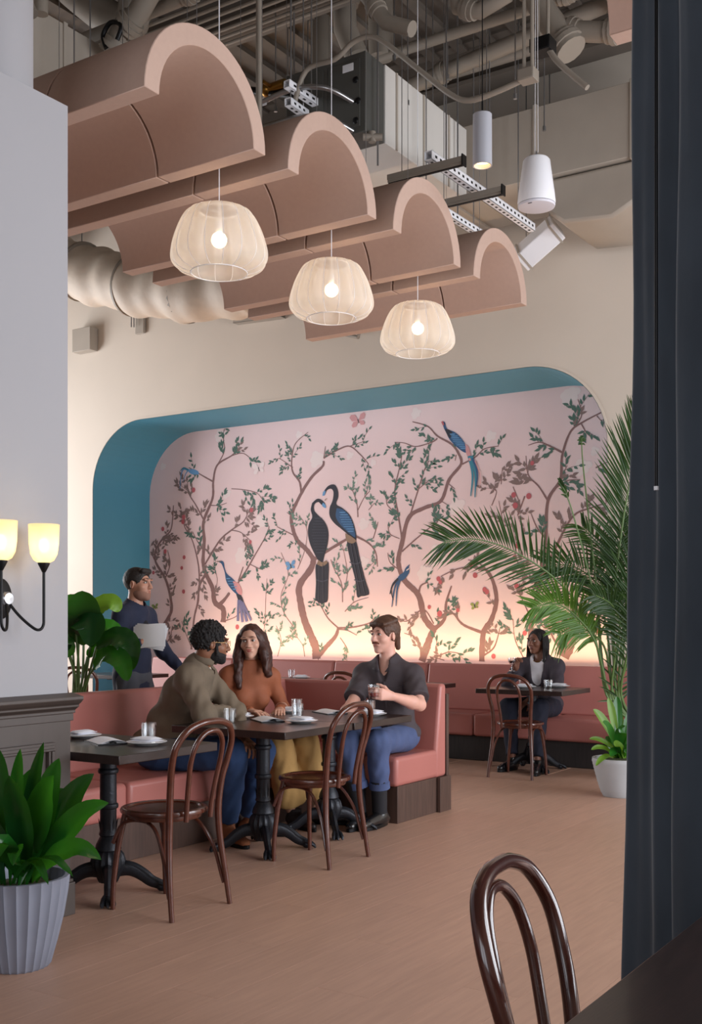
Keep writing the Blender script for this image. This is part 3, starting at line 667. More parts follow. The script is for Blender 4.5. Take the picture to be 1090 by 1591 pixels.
# main rectangular duct along the mural wall
o, c = bxo('air_duct', 'big beige rectangular duct running above the mural wall, upper right', 'air duct', (-7.0, 9.35, 5.37), (-2.9, 10.30, 6.02))
for x in (-6.2, -5.0, -4.1, -3.2):
    w = MB(); w.box((x-c.x-.018, -.490, -.345), (x-c.x+.018, .49, .345)); w.build('flange', M['duct'], o, bevel=.003)
w = MB(); w.prism([(-.45, 0), (-.45, -.30), (-.30, -.42), (.15, -.46), (.40, -.34), (.45, 0)], lambda a, b, d: (a, d, b), -.45, .42)
o2 = empty('duct_elbow', (-3.55, 9.85, 5.36), 'rounded duct elbow dropping below the big beige duct by the speaker', 'air duct'); w.build('elbow', M['duct'], o2, bevel=.03)
o2 = empty('duct_branch', WY(835, 380, 9.9), 'short white duct branch slanting under the elbow to the last baffle', 'air duct')
for q_ in (-.12, .12): w = MB(); w.tube([(q_, 0, 0), (q_, 0, CEIL-.04-o2.location.z)], .006, 6); w.build('hanger_rod', M['steel'], o2)
w = MB(); A, B = WY(808, 404, 9.9)-o2.location, WY(866, 352, 9.9)-o2.location; w.tube([A, B], .15, 4, flat=.8); w.build('casing', M['white'], o2, bevel=.01)
for t in (.1, .9): w = MB(); w.tube([A.lerp(B, t-.02), A.lerp(B, t+.02)], .165, 4, flat=.8); w.build('flange', M['duct'], o2)
pipe('thin pipe along the wall right of the duct elbow', [WY(915, 350, 10.3), WY(1000, 326, 10.3)], .04)
pipe('tall pipe hanger dropping between the first and second baffles', [WY(402, -60, 6.4), WY(402, 215, 6.4)], .022)
# big pipes, upper right
pipe('large pipe crossing the upper right toward the curtain', [WY(600, 150, 8.9), WY(985, -12, 8.9)], .07, coup=((0, .25), (0, .7)))
pipe('wide pipe with couplings bending at the upper right', [WY(800, -70, 8.0), WY(845, 20, 8.0), WY(885, 75, 8.0)], .10, coup=((0, .5), (1, .9)))
pipe('side branch of the wide pipe running to the curtain', [WY(872, 48, 8.05), WY(935, 50, 8.05), WY(1000, 42, 8.05)], .075, coup=((0, .25), (1, .3)))
pipe('thick pipe with elbow above the cylinder downlight', [WY(705, -30, 7.6), WY(712, 12, 7.6), WY(745, 18, 7.6), WY(790, -10, 7.6)], .06, coup=((1, .5),))
pipe('short thick pipe stub at the top centre', [WY(560, -20, 7.4), WY(600, 35, 7.4), WY(640, 45, 7.4)], .06, coup=((0, .6),))
pipe('thick duct riser left of the fan coil top', [WY(533, -40, 7.9), WY(536, 45, 7.9), WY(555, 90, 7.9)], .10, coup=((0, .45),))
pipe('second thick riser behind the fan coil top', [WY(590, -40, 8.3), WY(592, 90, 8.3)], .11)
pipe('third riser left of the brass valve', [WY(498, -40, 8.4), WY(498, 120, 8.4)], .09)
pipe('heavy elbow pipe above the nearest baffle', [WY(172, 85, 6.4), WY(186, 55, 6.4), WY(215, 20, 6.4), WY(240, -25, 6.4)], .085, coup=((0, .4), (1, .5)))
pipe('wide round duct at the top left corner behind the elbow', [WY(95, -30, 6.9), WY(195, 40, 6.9), WY(215, -40, 6.9)], .15, sm=5)
pipe('curved pipe end over the round column', [WY(20, -20, 4.3), WY(42, 5, 4.3), WY(50, 22, 4.3)], .035)
pipe('short riser beside the round column', [WY(64, -20, 5.6), WY(64, 22, 5.6)], .05)
pipe('coiled black hose beside the heavy elbow pipe', [WY(165, 75, 6.3), WY(160, 55, 6.3), WY(172, 35, 6.3), WY(188, 40, 6.3), WY(182, 62, 6.3)], .018, 'black', 'hose', 'hose', sm=5)
pipe('black sprayed flexible pipe over the first baffle end', [WY(300, 60, 7.8), WY(330, 22, 7.8), WY(360, 10, 7.8), WY(375, -10, 7.8)], .03, 'black', sm=4)
pipe('straight pipe running along the ceiling over the fan coil unit', [(-9, 8.3, 6.3), (-1.5, 8.3, 6.3)], .045, coup=((0, .3), (0, .75)))
pipe('straight pipe nearest the mural wall high under the beams', [(-9, 9.1, 6.42), (-1.2, 9.1, 6.42)], .055, coup=((0, .5),))
pipe('straight pipe above the second baffle high under the deck', [(-9, 6.6, 6.25), (-1.0, 6.6, 6.25)], .05, coup=((0, .4), (0, .6)))
pipe('broad pipe toward the mural wall above the tracks', [(-3.1, 4.8, 6.35), (-3.1, 9.3, 6.35)], .05, coup=((0, .6),))
pipe('slim pipe toward the mural wall above the speaker', [(-2.6, 4.8, 6.2), (-2.6, 9.9, 6.2)], .03, coup=((0, .8),))
for k in range(7):
    pipe('slim conduit number %s in the parallel bundle over the fan coil unit' % ('one', 'two', 'three', 'four', 'five', 'six', 'seven')[k], [(-9, 7.0+.10*k, 6.44-.0*k), (-1.5, 7.0+.10*k, 6.44)], .016, name='conduit', cat='conduit', n=8)['group'] = 'parallel conduit bundle'
for ob in list(COL.objects):
    if ob.get('group') == 'parallel conduit bundle': ob['label'] = 'slim straight conduit in the parallel bundle under the ceiling deck'
fx = [(455, 170, 7.1), (475, 110, 7.1), (520, 92, 7.1), (548, 66, 7.1), (575, 57, 7.1), (600, 68, 7.1), (650, 108, 7.1), (700, 147, 7.1), (730, 156, 7.1), (770, 143, 7.1), (812, 124, 7.1)]
pipe('pale bent conduit sweeping over the fan coil unit to a junction box', [WY(*p) for p in fx], .020, name='conduit', cat='conduit', sm=5)
def jbox(label, u, v, Y, s, m='pipe'):
    p = WY(u, v, Y); o = empty('junction_box', p, label, 'junction box')
    w = MB(); w.box((-s[0]/2, -s[1]/2, -s[2]/2), (s[0]/2, s[1]/2, s[2]/2)); w.build('box', M[m], o, bevel=.004)
    w = MB(); w.box((-s[0]/2+.006, -s[1]/2-.004, -s[2]/2+.006), (s[0]/2-.006, -s[1]/2, s[2]/2-.006)); w.build('cover', M[m], o, bevel=.002)
    for k in (-.25, .25): w = MB(); w.tube([(s[0]*k, 0, s[2]/2), (s[0]*k, 0, CEIL-.05-p.z)], .014, 8); w.build('riser', M['pipe'], o)
jbox('beige junction box where the bent conduit ends', 820, 118, 7.1, (.12, .10, .08))
jbox('black device box high beside the wide bent pipe', 843, 73, 7.7, (.16, .14, .10), 'black')
pipe('bent white conduit dropping from the black device box', [WY(*p) for p in ((853, 78, 7.7), (866, 96, 7.7), (890, 118, 7.7), (912, 136, 7.7))], .022, name='conduit', cat='conduit', sm=4)
V3 = lambda a, b, c: Vector((a, b, c))
# wrapped flexible duct, lower left
o = empty('flexible_duct', WY(230, 430, 9.5), 'lumpy wrapped flexible duct sagging below the ceiling behind the baffles', 'air duct')
P = smooth_path([WY(60, 395, 9.4)-o.location, WY(115, 418, 9.4)-o.location, WY(180, 438, 9.4)-o.location, WY(250, 450, 9.4)-o.location, WY(320, 452, 9.4)-o.location, WY(400, 440, 9.4)-o.location], 10)
rg = random.Random(5); w = MB(); w.tube(P, [.33+.014*math.sin(i*1.3)+.008*math.sin(i*.55) for i in range(len(P))], 26)
w.v = [(p[0]+.02*math.sin(p[2]*9+p[0]*5), p[1]+.02*math.sin(p[0]*7), p[2]+.02*math.sin(p[1]*6+p[0]*8)) for p in w.v]
w.build('wrap', mat('duct_wrap', (196, 182, 166), .65, var=.05, scale=6, bump=.5, bscale=7), o, subsurf=1)
for i in (12, 24, 36):
    w = MB(); w.tube([P[i]+V3(0, 0, .34), P[i]+V3(0, 0, CEIL-.04-o.location.z-P[i].z)], .008, 6); w.build('hanger_rod', M['steel'], o)
    w = MB(); t = (P[i+1]-P[i-1]).normalized(); w.tube([P[i]-t*.015, P[i]+t*.015], .352, 28); w.build('strap', M['pipe'], o)
o, c = bxo('air_duct', 'dim rectangular duct above the wrapped flexible duct at left', 'air duct', (-13.6, 9.1, 6.02), (-11.2, 10.2, 6.44))
o, c = bxo('wall_bracket', 'small painted bracket plate under the wrapped flexible duct', 'bracket', WY(210, 480, 10.40), WY(226, 518, 10.44), 'duct', .003)
for u in (204, 208): w = MB(); p = WY(u, 490, 10.35)-c; w.tube([p-Vector((0,0,.15)), p+Vector((0,0,.5))], .008, 6); w.build('rod', M['steel'], o)
channel('pale channel fixed on the mural wall below the baffle ends', WY(366, 497, 10.40), WY(440, 487, 10.40), .10, 'duct', False)
pipe('small sprinkler stub on the wall under the last baffle', [WY(537, 520, 10.42), WY(556, 524, 10.2), WY(558, 516, 10.2)], .02, name='sprinkler', cat='sprinkler')
bxo('wall_box', 'small painted box on the wall left of the bracket', 'box', WY(112, 512, 10.30), WY(152, 546, 10.44), 'duct')
for k, (u, v, Y) in enumerate(((115, 125, 5.9), (140, 110, 6.2), (428, 170, 7.5), (447, 120, 7.9), (478, 150, 8.3), (545, 120, 7.6), (633, 160, 8.0), (672, 190, 8.6), (695, 120, 8.4), (760, 230, 8.9), (690, 280, 9.1), (845, 200, 9.1), (800, 150, 8.0), (612, 90, 7.9))):
    p = WY(u, v, Y); o = empty('hanger_rod', p, 'thin steel hanger rod among the ceiling pipes', 'rod', 'thin hanger rods'); w = MB(); w.tube([(0,0,0), (0,0,CEIL-.04-p.z)], .006, 6); w.build('rod', M['steel'], o); w = MB(); w.tube([(0,0,-.02), (0,0,.02)], .016, 6); w.build('nut', M['steel'], o)
# ================================================================== CURTAIN
def curtain():
    o = empty('curtain', (W(1030, 966, 3.1).x, W(1030, 966, 3.1).y, 0), 'floor length slate blue velvet curtain hanging at the right edge', 'curtain')
    a = W(1006, HZ, 3.15); a.z = 0; b = W(1180, HZ, 2.55); b.z = 0; d = (b-a); Ln = d.length; d.normalize(); nrm = Vector((d.y, -d.x, 0))
    if nrm.dot(a) > 0: nrm = -nrm
    def shape(t):   # along, out
        return t*Ln, .045*math.sin(t*2*PI*2.2+.9)+.012*math.sin(t*2*PI*6.1+1)+.004*math.sin(t*2*PI*13)
    w = MB(); NT, NZ_ = 120, 50; vs = []; fs = []
    for sgn in (0, 1):
        for j in range(NZ_+1):
            z = .012+(6.3-.012)*j/NZ_
            fl_ = max(0, 1-z/2.6)
            for i in range(NT+1):
                t = i/NT; s, h = shape(t+.008*math.sin(z*1.1)*(1-t))
                s -= .045*fl_*fl_*(1-t)**3 + .006*math.sin(z*2.1)*(1-t)
                p = a+d*s+nrm*(h*(.8+.3*fl_)+.004*math.sin(z*5+t*20)+(.006 if sgn else 0)); vs.append((p.x-o.location.x, p.y-o.location.y, z))
    for sgn in (0, 1):
        off = sgn*(NT+1)*(NZ_+1)
        for j in range(NZ_):
            for i in range(NT):
                k = off+j*(NT+1)+i; fs.append((k, k+1, k+NT+2, k+NT+1) if sgn else (k, k+NT+1, k+NT+2, k+1))
    off = (NT+1)*(NZ_+1)
    for j in range(NZ_):
        for i in (0, NT): k = j*(NT+1)+i; fs.append((k, k+NT+1, k+NT+1+off, k+off))
    w.add(vs, fs); w.build('drape', M['curtain'], o)
    w = MB(); p = W(1019, HZ, 2.86); p.z = 0; p -= o.location; z1 = EYE+(HZ-758)/FPX*2.86
    w.tube([(p.x, p.y, z1), (p.x, p.y, 6.0)], .0045, 8); w.build('draw_rod', M['black'], o)
    w = MB(); w.tube([(p.x, p.y, z1-.006), (p.x, p.y, z1+.004)], .0065, 8); w.build('rod_tip', M['white'], o)
    w = MB(); w.tube([Vector((a.x, a.y, 6.34))-d*.3-o.location, Vector((b.x, b.y, 6.34))+d*.3-o.location], .02, 8); w.build('track', M['black'], o)
    w = MB()
    for t in (.0, .5, 1): p = a+d*Ln*t-o.location; w.tube([(p.x, p.y, 6.34), (p.x, p.y, CEIL-.001)], .008, 6)
    w.build('track_hanger', M['black'], o)
curtain()
# ================================================================== PLANTS
def leaf(mb, pts, wd, up=(0,0,1), fold=.25, prof=None, n=12, wav=0):
    P = smooth_path(pts, max(2, n//(len(pts)-1))); N = len(P); vs = []; fs = []
    prof = prof or (lambda t: math.sin(PI*min(1, t**.75*.98+.02))**.8)
    for i, p in enumerate(P):
        t = i/(N-1); tg = (P[min(i+1, N-1)]-P[max(i-1, 0)]).normalized(); u = Vector(up); sd = tg.cross(u)
        if sd.length < .05: sd = tg.cross(Vector((.3, 1, 0)))
        sd.normalize(); nn = sd.cross(tg).normalized(); w_ = wd*max(.02, prof(t))
        for s, k in ((-1, 1), (-.5, .45), (0, 0), (.5, .45), (1, 1)):
            vs.append(p+sd*w_*s+nn*(fold*w_*abs(s)+(wav*math.sin(i*1.7+s*2) if abs(s) == 1 else 0)))
    for i in range(N-1):
        for k in range(4): a = i*5+k; fs.append((a, a+1, a+6, a+5))
    mb.add(vs, fs)
M['leaf'] = leafmat('leaf_green', (30, 88, 30), .24); M['leafd'] = leafmat('leaf_deep_green', (20, 62, 28), .22); M['leafl'] = leafmat('leaf_lime', (90, 124, 40), .4)
M['palm'] = leafmat('palm_green', (32, 60, 24), .45); M['stem'] = mat('stem_green', (84, 110, 56), .5); M['palml'] = leafmat('palm_light_green', (70, 104, 36), .45)
# fluted pot, front left
FPc = Vector((-3.50, 2.97, 0))
FP = empty('potted_plant', FPc, 'broad leafed green plant in fluted grey pot at the lower left', 'potted plant')
def flute(nf, amp): return lambda a, z: 1-amp*abs(math.sin(nf*a/2+.4))**.6*(1 if z < .352 else .3)
w = MB(); w.lathe([(.001, .0), (.115, .0), (.125, .01), (.150, .10), (.175, .20), (.192, .30), (.197, .345), (.197, .358), (.180, .358), (.175, .30), (.001, .30)], n=208, cap0=False, cap1=False, mod=lambda a, z: flute(26, .055)(a, z)); w.build('pot', M['potgray'], FP)
w = MB(); w.lathe([(.172, .30), (.15, .315), (.08, .325), (.001, .328)], n=30, cap0=False, cap1=False); w.build('soil', M['soil'], FP)
tips = [((68, 1153), -.05, .028), ((92, 1178), .05, .048), ((0, 1165), .0, .045), ((32, 1163), -.12, .03), ((146, 1202), .10, .05), ((169, 1248), -.05, .048), ((157, 1336), -.16, .042),
        ((113, 1362), -.20, .03), ((84, 1205), -.12, .055), ((-40, 1190), .05, .05), ((-60, 1260), -.1, .05), ((15, 1205), -.22, .05), ((-20, 1320), -.22, .045), ((100, 1225), .14, .045), ((55, 1230), .18, .045), ((-50, 1330), .0, .045), ((20, 1345), -.26, .035), ((48, 1195), .02, .05), ((75, 1375), -.22, .025), ((125, 1290), .05, .04)]
rg = random.Random(3)
for (uv, dd, wd) in tips:
    t = W(uv[0], uv[1], 4.28+dd)-FPc; b = Vector((rg.uniform(-.05, .05), rg.uniform(-.05, .05), .31)); h = t-b
    m1 = b+h*.35+Vector((0,0,.10*(1-max(0, h.z)*1.5))); m2_ = b+h*.72+Vector((0,0,.085*(1-max(0, h.z)*1.0)))
    w = MB(); side = Vector((h.x, h.y, 0)).normalized() if h.xy.length > .02 else Vector((1,0,0))
    leaf(w, [b, m1, m2_, t], wd*1.05, up=(0,0,1) if h.z < .15 else tuple(-FW*.8+Vector((0,0,.5))+side*.3), fold=.35, prof=lambda q: (math.sin(PI*min(1, .08+.92*q))**.9)*(.14+.86*min(1, q*2.3)), n=16, wav=.002)
    w.build('leaf', rg.choice([M['leaf'], M['leafd'], M['leaf']]), FP)
# large leafed plant behind the booth
BP = Vector((-5.66, 5.12, 0)); BO = empty('potted_plant', BP, 'tall plant with large paddle leaves behind the booth at left', 'potted plant')
w = MB(); w.lathe([(.12, 0), (.13, .01), (.17, .38), (.17, .40), (.15, .40), (.001, .36)], n=32, cap1=False); w.build('pot', M['potgray'], BO)
dB = (BP.x*FW.x+BP.y*FW.y)
big = [([(118, 1070), (122, 1000), (130, 958), (128, 918)], .125, -.15, 'leafd'), ([(126, 1070), (130, 990), (148, 950), (172, 936), (186, 950)], .075, .05, 'leafl'), ([(122, 1070), (118, 985), (125, 962), (142, 975), (140, 1004)], .105, -.25, 'leafd'),
       ([(130, 1070), (140, 1005), (158, 976), (176, 978), (188, 1000)], .060, .1, 'leaf'), ([(132, 1075), (150, 1005), (178, 990), (200, 1005), (204, 1042)], .085, -.12, 'leafd'), ([(128, 1075), (146, 1038), (165, 1018), (188, 1028), (198, 1058)], .075, -.25, 'leaf'),
       ([(124, 1075), (136, 1020), (160, 1002), (185, 1012), (194, 1046)], .07, .05, 'leaf'), ([(116, 1075), (105, 1000), (95, 960), (80, 945)], .10, .1, 'leafd'), ([(114, 1070), (112, 990), (116, 950), (104, 925)], .09, .2, 'leaf'), ([(118, 1075), (108, 1020), (98, 1000), (88, 1010)], .07, -.2, 'leafd')]
for pts, wd, dd, mm in big:
    P = [W(u, v, dB+dd*(i/(len(pts)-1)))-BP for i, (u, v) in enumerate(pts)]; P[0] = Vector((P[0].x*.4, P[0].y*.4, .36))
    mid = W(*pts[0], dB)-BP
    k = len(P); w = MB(); w.tube(smooth_path([P[0], mid]+P[1:2], 6), .008, 8); st = w.build('stalk', M['stem'], BO)
    w = MB(); leaf(w, P[1:], wd, up=tuple(-FW*.75+Vector((0,0,.65))), fold=.22, prof=lambda q: math.sin(PI*min(1, .03+.97*q))**.62, n=30, wav=.003); w.build('leaf', M[mm], BO)
# areca palm
AP = Vector((-3.12, 9.33, 0)); AO = empty('potted_palm', AP, 'tall feathery palm in grey fluted pot beside the mural', 'potted palm')
w = MB(); w.lathe([(.001, 0), (.13, 0), (.14, .01), (.185, .30), (.205, .47), (.208, .51), (.19, .51), (.18, .45), (.001, .44)], n=160, cap0=False, cap1=False, mod=lambda a, z: 1-.05*abs(math.sin(10*a))**.6); w.build('pot', M['potgray'], AO)
w = MB(); w.lathe([(.18, .45), (.1, .47), (.001, .475)], n=24, cap0=False, cap1=False); w.build('soil', M['soil'], AO)
dA = AP.x*FW.x+AP.y*FW.y
def frond(px, dd, ll, mm='palm', nl=34, start=.35, droop=.0, spread=60):
    P = [W(u, v, dA+dd*(i/(len(px)-1)))-AP for i, (u, v) in enumerate(px)]; P = [Vector((rg.uniform(-.06, .06), rg.uniform(-.06, .06), .46))]+P
    S = smooth_path(P, 12); N = len(S); w = MB(); w.tube(S, [.012*(1-.8*i/(N-1))+.0015 for i in range(N)], 7); f = w.build('frond_stem', M['stem'], AO)
    w = MB()
    for k in range(nl):
        t = start+(1-start)*k/(nl-1); x = t*(N-1); i = min(int(x), N-2); p = S[i].lerp(S[i+1], x-i); tg = (S[i+1]-S[i]).normalized()
        vw = FW; sd = tg.cross(vw).normalized(); q = (t-start)/(1-start); ln = ll*(.45+.55*math.sin(PI*min(1, .15+.75*q)))*rg.uniform(.88, 1.08)
        for s in (-1, 1):
            an = math.radians(spread-28*q+rg.uniform(-5, 5)); dv = (tg*math.cos(an)+sd*s*math.sin(an)+vw*rg.uniform(-.25, .25)).normalized()
            mid = p+dv*ln*.55; tip = p+dv*ln+Vector((0,0,-droop*ln-.02))
            leaf(w, [p, mid, tip], .0115, up=tuple(sd*.3-vw*.9), fold=.3, prof=lambda z: (min(1, z*6)*.9+.1)*(1-z)**.55+.02, n=4)
    if nl: tag(w.build('leaflets', M[mm], f), kind='stuff')
frond([(948, 1085), (918, 975), (868, 905), (800, 858), (740, 838), (690, 842)], -.35, .40, nl=54, start=.42)
frond([(958, 1080), (954, 940), (962, 850), (974, 770), (990, 700), (1004, 650)], -.1, .50, nl=64, start=.42, spread=50)
frond([(958, 1085), (962, 980), (972, 900), (985, 850), (1000, 800)], .1, .46, nl=44, start=.42, spread=58)
frond([(950, 1085), (925, 1000), (895, 958), (862, 938), (826, 945)], -.45, .30, 'palml', nl=42, start=.46)
frond([(955, 1085), (945, 1000), (935, 940), (925, 905), (890, 880), (850, 878)], .2, .34, nl=40, start=.45)
frond([(962, 1085), (965, 1000), (975, 930), (1000, 880), (1030, 860)], -.3, .42, nl=44, start=.4)
frond([(960, 1085), (950, 980), (945, 900), (930, 850), (905, 820)], .15, .30, nl=24, start=.5, droop=.1)
frond([(965, 1085), (975, 1010), (985, 960), (1010, 930), (1040, 940)], -.5, .38, nl=28, start=.35, droop=.15)
frond([(955, 1085), (940, 1010), (920, 985), (895, 975), (870, 985)], -.2, .26, 'palml', nl=22, start=.5, droop=.2)
frond([(952, 1088), (955, 1020), (962, 970), (950, 940), (925, 925)], -.35, .26, nl=22, start=.5, droop=.1)
frond([(966, 1085), (968, 1010), (980, 850), (1015, 780), (1040, 760)], .2, .40, nl=30, start=.45)
frond([(945, 1080), (925, 900), (906, 730), (903, 680)], .1, .05, nl=4, start=.9)
frond([(942, 1080), (925, 940), (890, 800), (872, 752)], -.1, .12, nl=7, start=.84, spread=22)
frond([(960, 1085), (985, 1000), (1000, 930)], -.2, .30, nl=18, start=.3)
# low plant in ridged white pot
LP = Vector((-2.98, 8.42, 0)); LO = empty('potted_plant', LP, 'lime green leafy plant in ridged white pot by the curtain', 'potted plant')
w = MB(); pr = [(.001, 0), (.125, 0), (.135, .012)]
for k in range(20): z = .02+.255*k/19; pr.append((.137+.075*(k/19)**.8+(.0025 if k % 2 else 0), z))
pr += [(.212, .285), (.212, .30), (.195, .30), (.188, .26), (.001, .255)]
w.lathe(pr, n=56, cap0=False, cap1=False); w.build('pot', M['potwhite'], LO)
w = MB(); w.lathe([(.19, .262), (.16, .285), (.08, .30), (.001, .305)], n=40, cap0=False, cap1=False, mod=lambda a, z: 1+.02*math.sin(9*a)); w.build('moss', M['soil'], LO)
dL = LP.x*FW.x+LP.y*FW.y
for (uv, dd, wd, mm) in (((921, 1102), -.05, .035, 'leafl'), ((944, 1084), .0, .03, 'leafl'), ((958, 1082), .05, .035, 'leaf'), ((985, 1100), .0, .035, 'leaf'), ((915, 1148), -.1, .022, 'leafl'), ((918, 1165), -.15, .022, 'leafl'), ((936, 1122), -.2, .04, 'leaf'), ((925, 1190), -.22, .022, 'leafl'),
                        ((968, 1130), -.2, .045, 'leaf'), ((955, 1160), -.22, .04, 'leafl'), ((990, 1140), -.1, .04, 'leaf'), ((960, 1105), .12, .04, 'leafl'), ((940, 1150), .1, .04, 'leaf'), ((982, 1165), -.2, .04, 'leaf'), ((1005, 1115), .1, .04, 'leafl'), ((948, 1175), -.2, .035, 'leaf')):
    t = W(uv[0], uv[1], dL+dd)-LP; b = Vector((rg.uniform(-.05, .05), rg.uniform(-.05, .05), .28)); h = t-b
    w = MB(); leaf(w, [b, b+h*.4+Vector((0,0,.05)), b+h*.75+Vector((0,0,.04)), t], wd, up=tuple(-FW*.8+Vector((0,0,.6))), fold=.3, prof=lambda q: math.sin(PI*min(1, .05+.95*q**1.3))**.7, n=12); w.build('leaf', M[mm], LO)
# ================================================================== MURAL PAINTING (flat print on the mural panel)
MR = random.Random(11)
MC = {k: mat('print_'+k, c, .75) for k, c in dict(bark=(142, 108, 106), leafg=(88, 116, 104), leafb=(142, 118, 114), leaft=(116, 142, 128), fruit=(196, 100, 108), flower=(246, 226, 224), dark=(52, 52, 62), darkb=(84, 84, 96), blue=(58, 92, 132), teal=(64, 138, 160), rose=(222, 158, 160), sky=(110, 160, 206), olive=(150, 160, 90), belly=(150, 124, 104), lilac=(120, 118, 156)).items()}
LAY = [0]
def A(p): return (220+p[0]/2.725, 620+p[1]/2.725)
def B(p): return (580+p[0]/2.725, 580+p[1]/2.725)
def MP(uv):                 # photo point -> (x,z) on the mural plane
    q = WY(uv[0], uv[1], YM); return Vector((q.x, q.z))
def inside(p):
    if not (NX0+.01 < p.x < NX1-.01 and .3 < p.y < NZ-.01): return False
    for cx, s in ((NX0+NR, -1), (NX1-NR, 1)):
        if (p.x-cx)*s > 0 and p.y > NZ-NR and (p-Vector((cx, NZ-NR))).length > NR-.015: return False
    return True
class Print:
    def __init__(s): s.mb = MB()
    def poly(s, pts, d):
        if all(inside(p) for p in pts): d += MR.uniform(0, .0007); s.mb.add([(p.x-mural.location.x, -d, p.y) for p in pts], [tuple(range(len(pts)))])
    def done(s, name, m, parent=mural):
        if not s.mb.f: return
        return s.mb.build(name, m, parent, smooth=False)
def spath(P, n=8): return [Vector((q.x, q.y)) for q in smooth_path([Vector((p.x, p.y, 0)) for p in P], n)]
def strip(pr, P, w0, w1, d, wob=.0):
    N = len(P)
    L_, R_ = [], []
    for i, p in enumerate(P):
        t = (P[min(i+1, N-1)]-P[max(i-1, 0)]).normalized(); n = Vector((-t.y, t.x)); w = (w0+(w1-w0)*i/(N-1))*(1+wob*MR.uniform(-1, 1)); L_.append(p+n*w); R_.append(p-n*w)
    for i in range(N-1): pr.poly([L_[i], R_[i], R_[i+1], L_[i+1]], d)
def pleaf(pr, p, ang, ln, wd, d):
    c, s_ = math.cos(ang), math.sin(ang); pts = [(0, 0), (.3, .42), (.6, .38), (1, 0), (.6, -.34), (.28, -.44)]
    pr.poly([p+Vector((c*a*ln-s_*b*wd, s_*a*ln+c*b*wd)) for a, b in pts], d)
def disc(pr, p, r, d, n=10, sq=1): pr.poly([p+Vector((r*math.cos(2*PI*k/n), r*sq*math.sin(2*PI*k/n))) for k in range(n)], d)
def tree(label, fr, branches, leafk='leafg', ls=.085, dens=1.0, twig=1.0):
    bark, lv, l2, fru, fl = Print(), Print(), Print(), Print(), Print(); dd = .0016
    for br in branches:
        pts, w0, w1, leafy = br[:4]; lk = br[4] if len(br) > 4 else None; sc = (br[5] if len(br) > 5 else 1.0)
        P = spath([MP(fr(p)) for p in pts]); strip(bark, P, w0, w1, dd, .10); N = len(P)
        if leafy <= 0: continue
        Ln = sum((P[i+1]-P[i]).length for i in range(N-1)); cnt = int(Ln*leafy*9.5*dens)+1
        for k in range(cnt):
            t = MR.uniform(.12, 1); i = min(int(t*(N-1)), N-2); p = P[i]; tg = (P[i+1]-P[i]); a0 = math.atan2(tg.y, tg.x); side = MR.choice((-1, 1))
            a = a0+side*MR.uniform(.45, 1.1); tl = MR.uniform(.06, .19)*sc; e = p+Vector((math.cos(a), math.sin(a)))*tl; mid = p.lerp(e, .5)+Vector((MR.uniform(-.012, .012), .008))
            TP = spath([p, mid, e], 3); strip(bark, TP, .0028, .0018, dd)
            tgt = lv if (lk or leafk) == leafk else l2
            for j in range(MR.randint(3, 5)):
                q = TP[min(len(TP)-1, int(len(TP)*(j+1)/5))]; pleaf(tgt, q, a+MR.choice((-1, 1))*MR.uniform(.3, 1.0), ls*sc*MR.uniform(.55, .95), ls*sc*.38, dd*1.4)
            pleaf(tgt, e, a+MR.uniform(-.3, .3), ls*sc*.9, ls*sc*.42, dd*1.4)
    o = bark.done('painted_branches', MC['bark']); tag(o, kind='stuff')
    o = lv.done('painted_leaves', MC[leafk]); tag(o, kind='stuff')
    o = l2.done('painted_leaves', MC['leafb' if leafk != 'leafb' else 'leafg'])
    if o: tag(o, kind='stuff')
# left tree group
tree('', A, [([(75,1090),(85,980),(125,900),(120,830),(100,760),(60,690),(60,640),(90,590),(125,550),(135,450)], .030, .008, .9),
  ([(100,760),(120,700),(110,640)], .012, .005, .9), ([(60,690),(36,640),(30,600)], .010, .005, .8), ([(85,980),(55,960),(30,950)], .012, .006, .4), ([(90,1050),(120,1010),(130,960)], .010, .005, .9)], 'leafb', .095)
tree('', A, [([(345,945),(345,890),(310,860),(300,800),(272,740),(260,690),(265,600),(262,520),(300,420),(303,350),(320,280),(380,240),(410,212)], .045, .007, .12),
  ([(330,870),(350,850),(372,820)], .030, .018, 0), ([(320,280),(350,220),(345,160),(350,125)], .009, .004, 1.1, 'leafg'), ([(380,240),(430,230),(470,262)], .007, .004, 1.3, 'leafg'), ([(303,350),(250,320),(200,290)], .012, .005, .6, 'leafg'),
  ([(272,740),(245,790),(238,860),(222,930),(210,1060)], .022, .014, .5), ([(245,790),(240,700),(215,600),(182,540),(178,490)], .014, .005, .9), ([(262,640),(235,600),(215,560)], .010, .004, 1.2, 'leafg'),
  ([(268,700),(330,600),(380,555),(430,520),(450,480)], .015, .006, .8, 'leafb', 1.1), ([(380,555),(420,565),(460,600)], .008, .004, .9), ([(262,510),(230,450),(200,400),(195,350)], .012, .005, 1.0, 'leafb', 1.2), ([(290,450),(330,450),(360,440)], .007, .004, 1.3, 'leafg'),
  ([(380,380),(440,385),(490,400),(520,440)], .006, .004, 1.2, 'leafg'), ([(215,1060),(190,1000),(170,940)], .007, .004, 1.2, 'leafg')], 'leafb', .095)
tree('', A, [([(400,790),(440,730),(480,660),(520,590),(540,540)], .014, .005, 1.0), ([(410,770),(430,710)], .014, .008, .2), ([(460,700),(510,720),(535,690)], .007, .004, 1.1), ([(500,1070),(520,960),(525,850),(530,760)], .005, .003, .8), ([(310,830),(320,760),(300,700)], .006, .004, 1.1), ([(350,940),(400,920),(430,880)], .008, .004, .6)], 'leafg', .075)
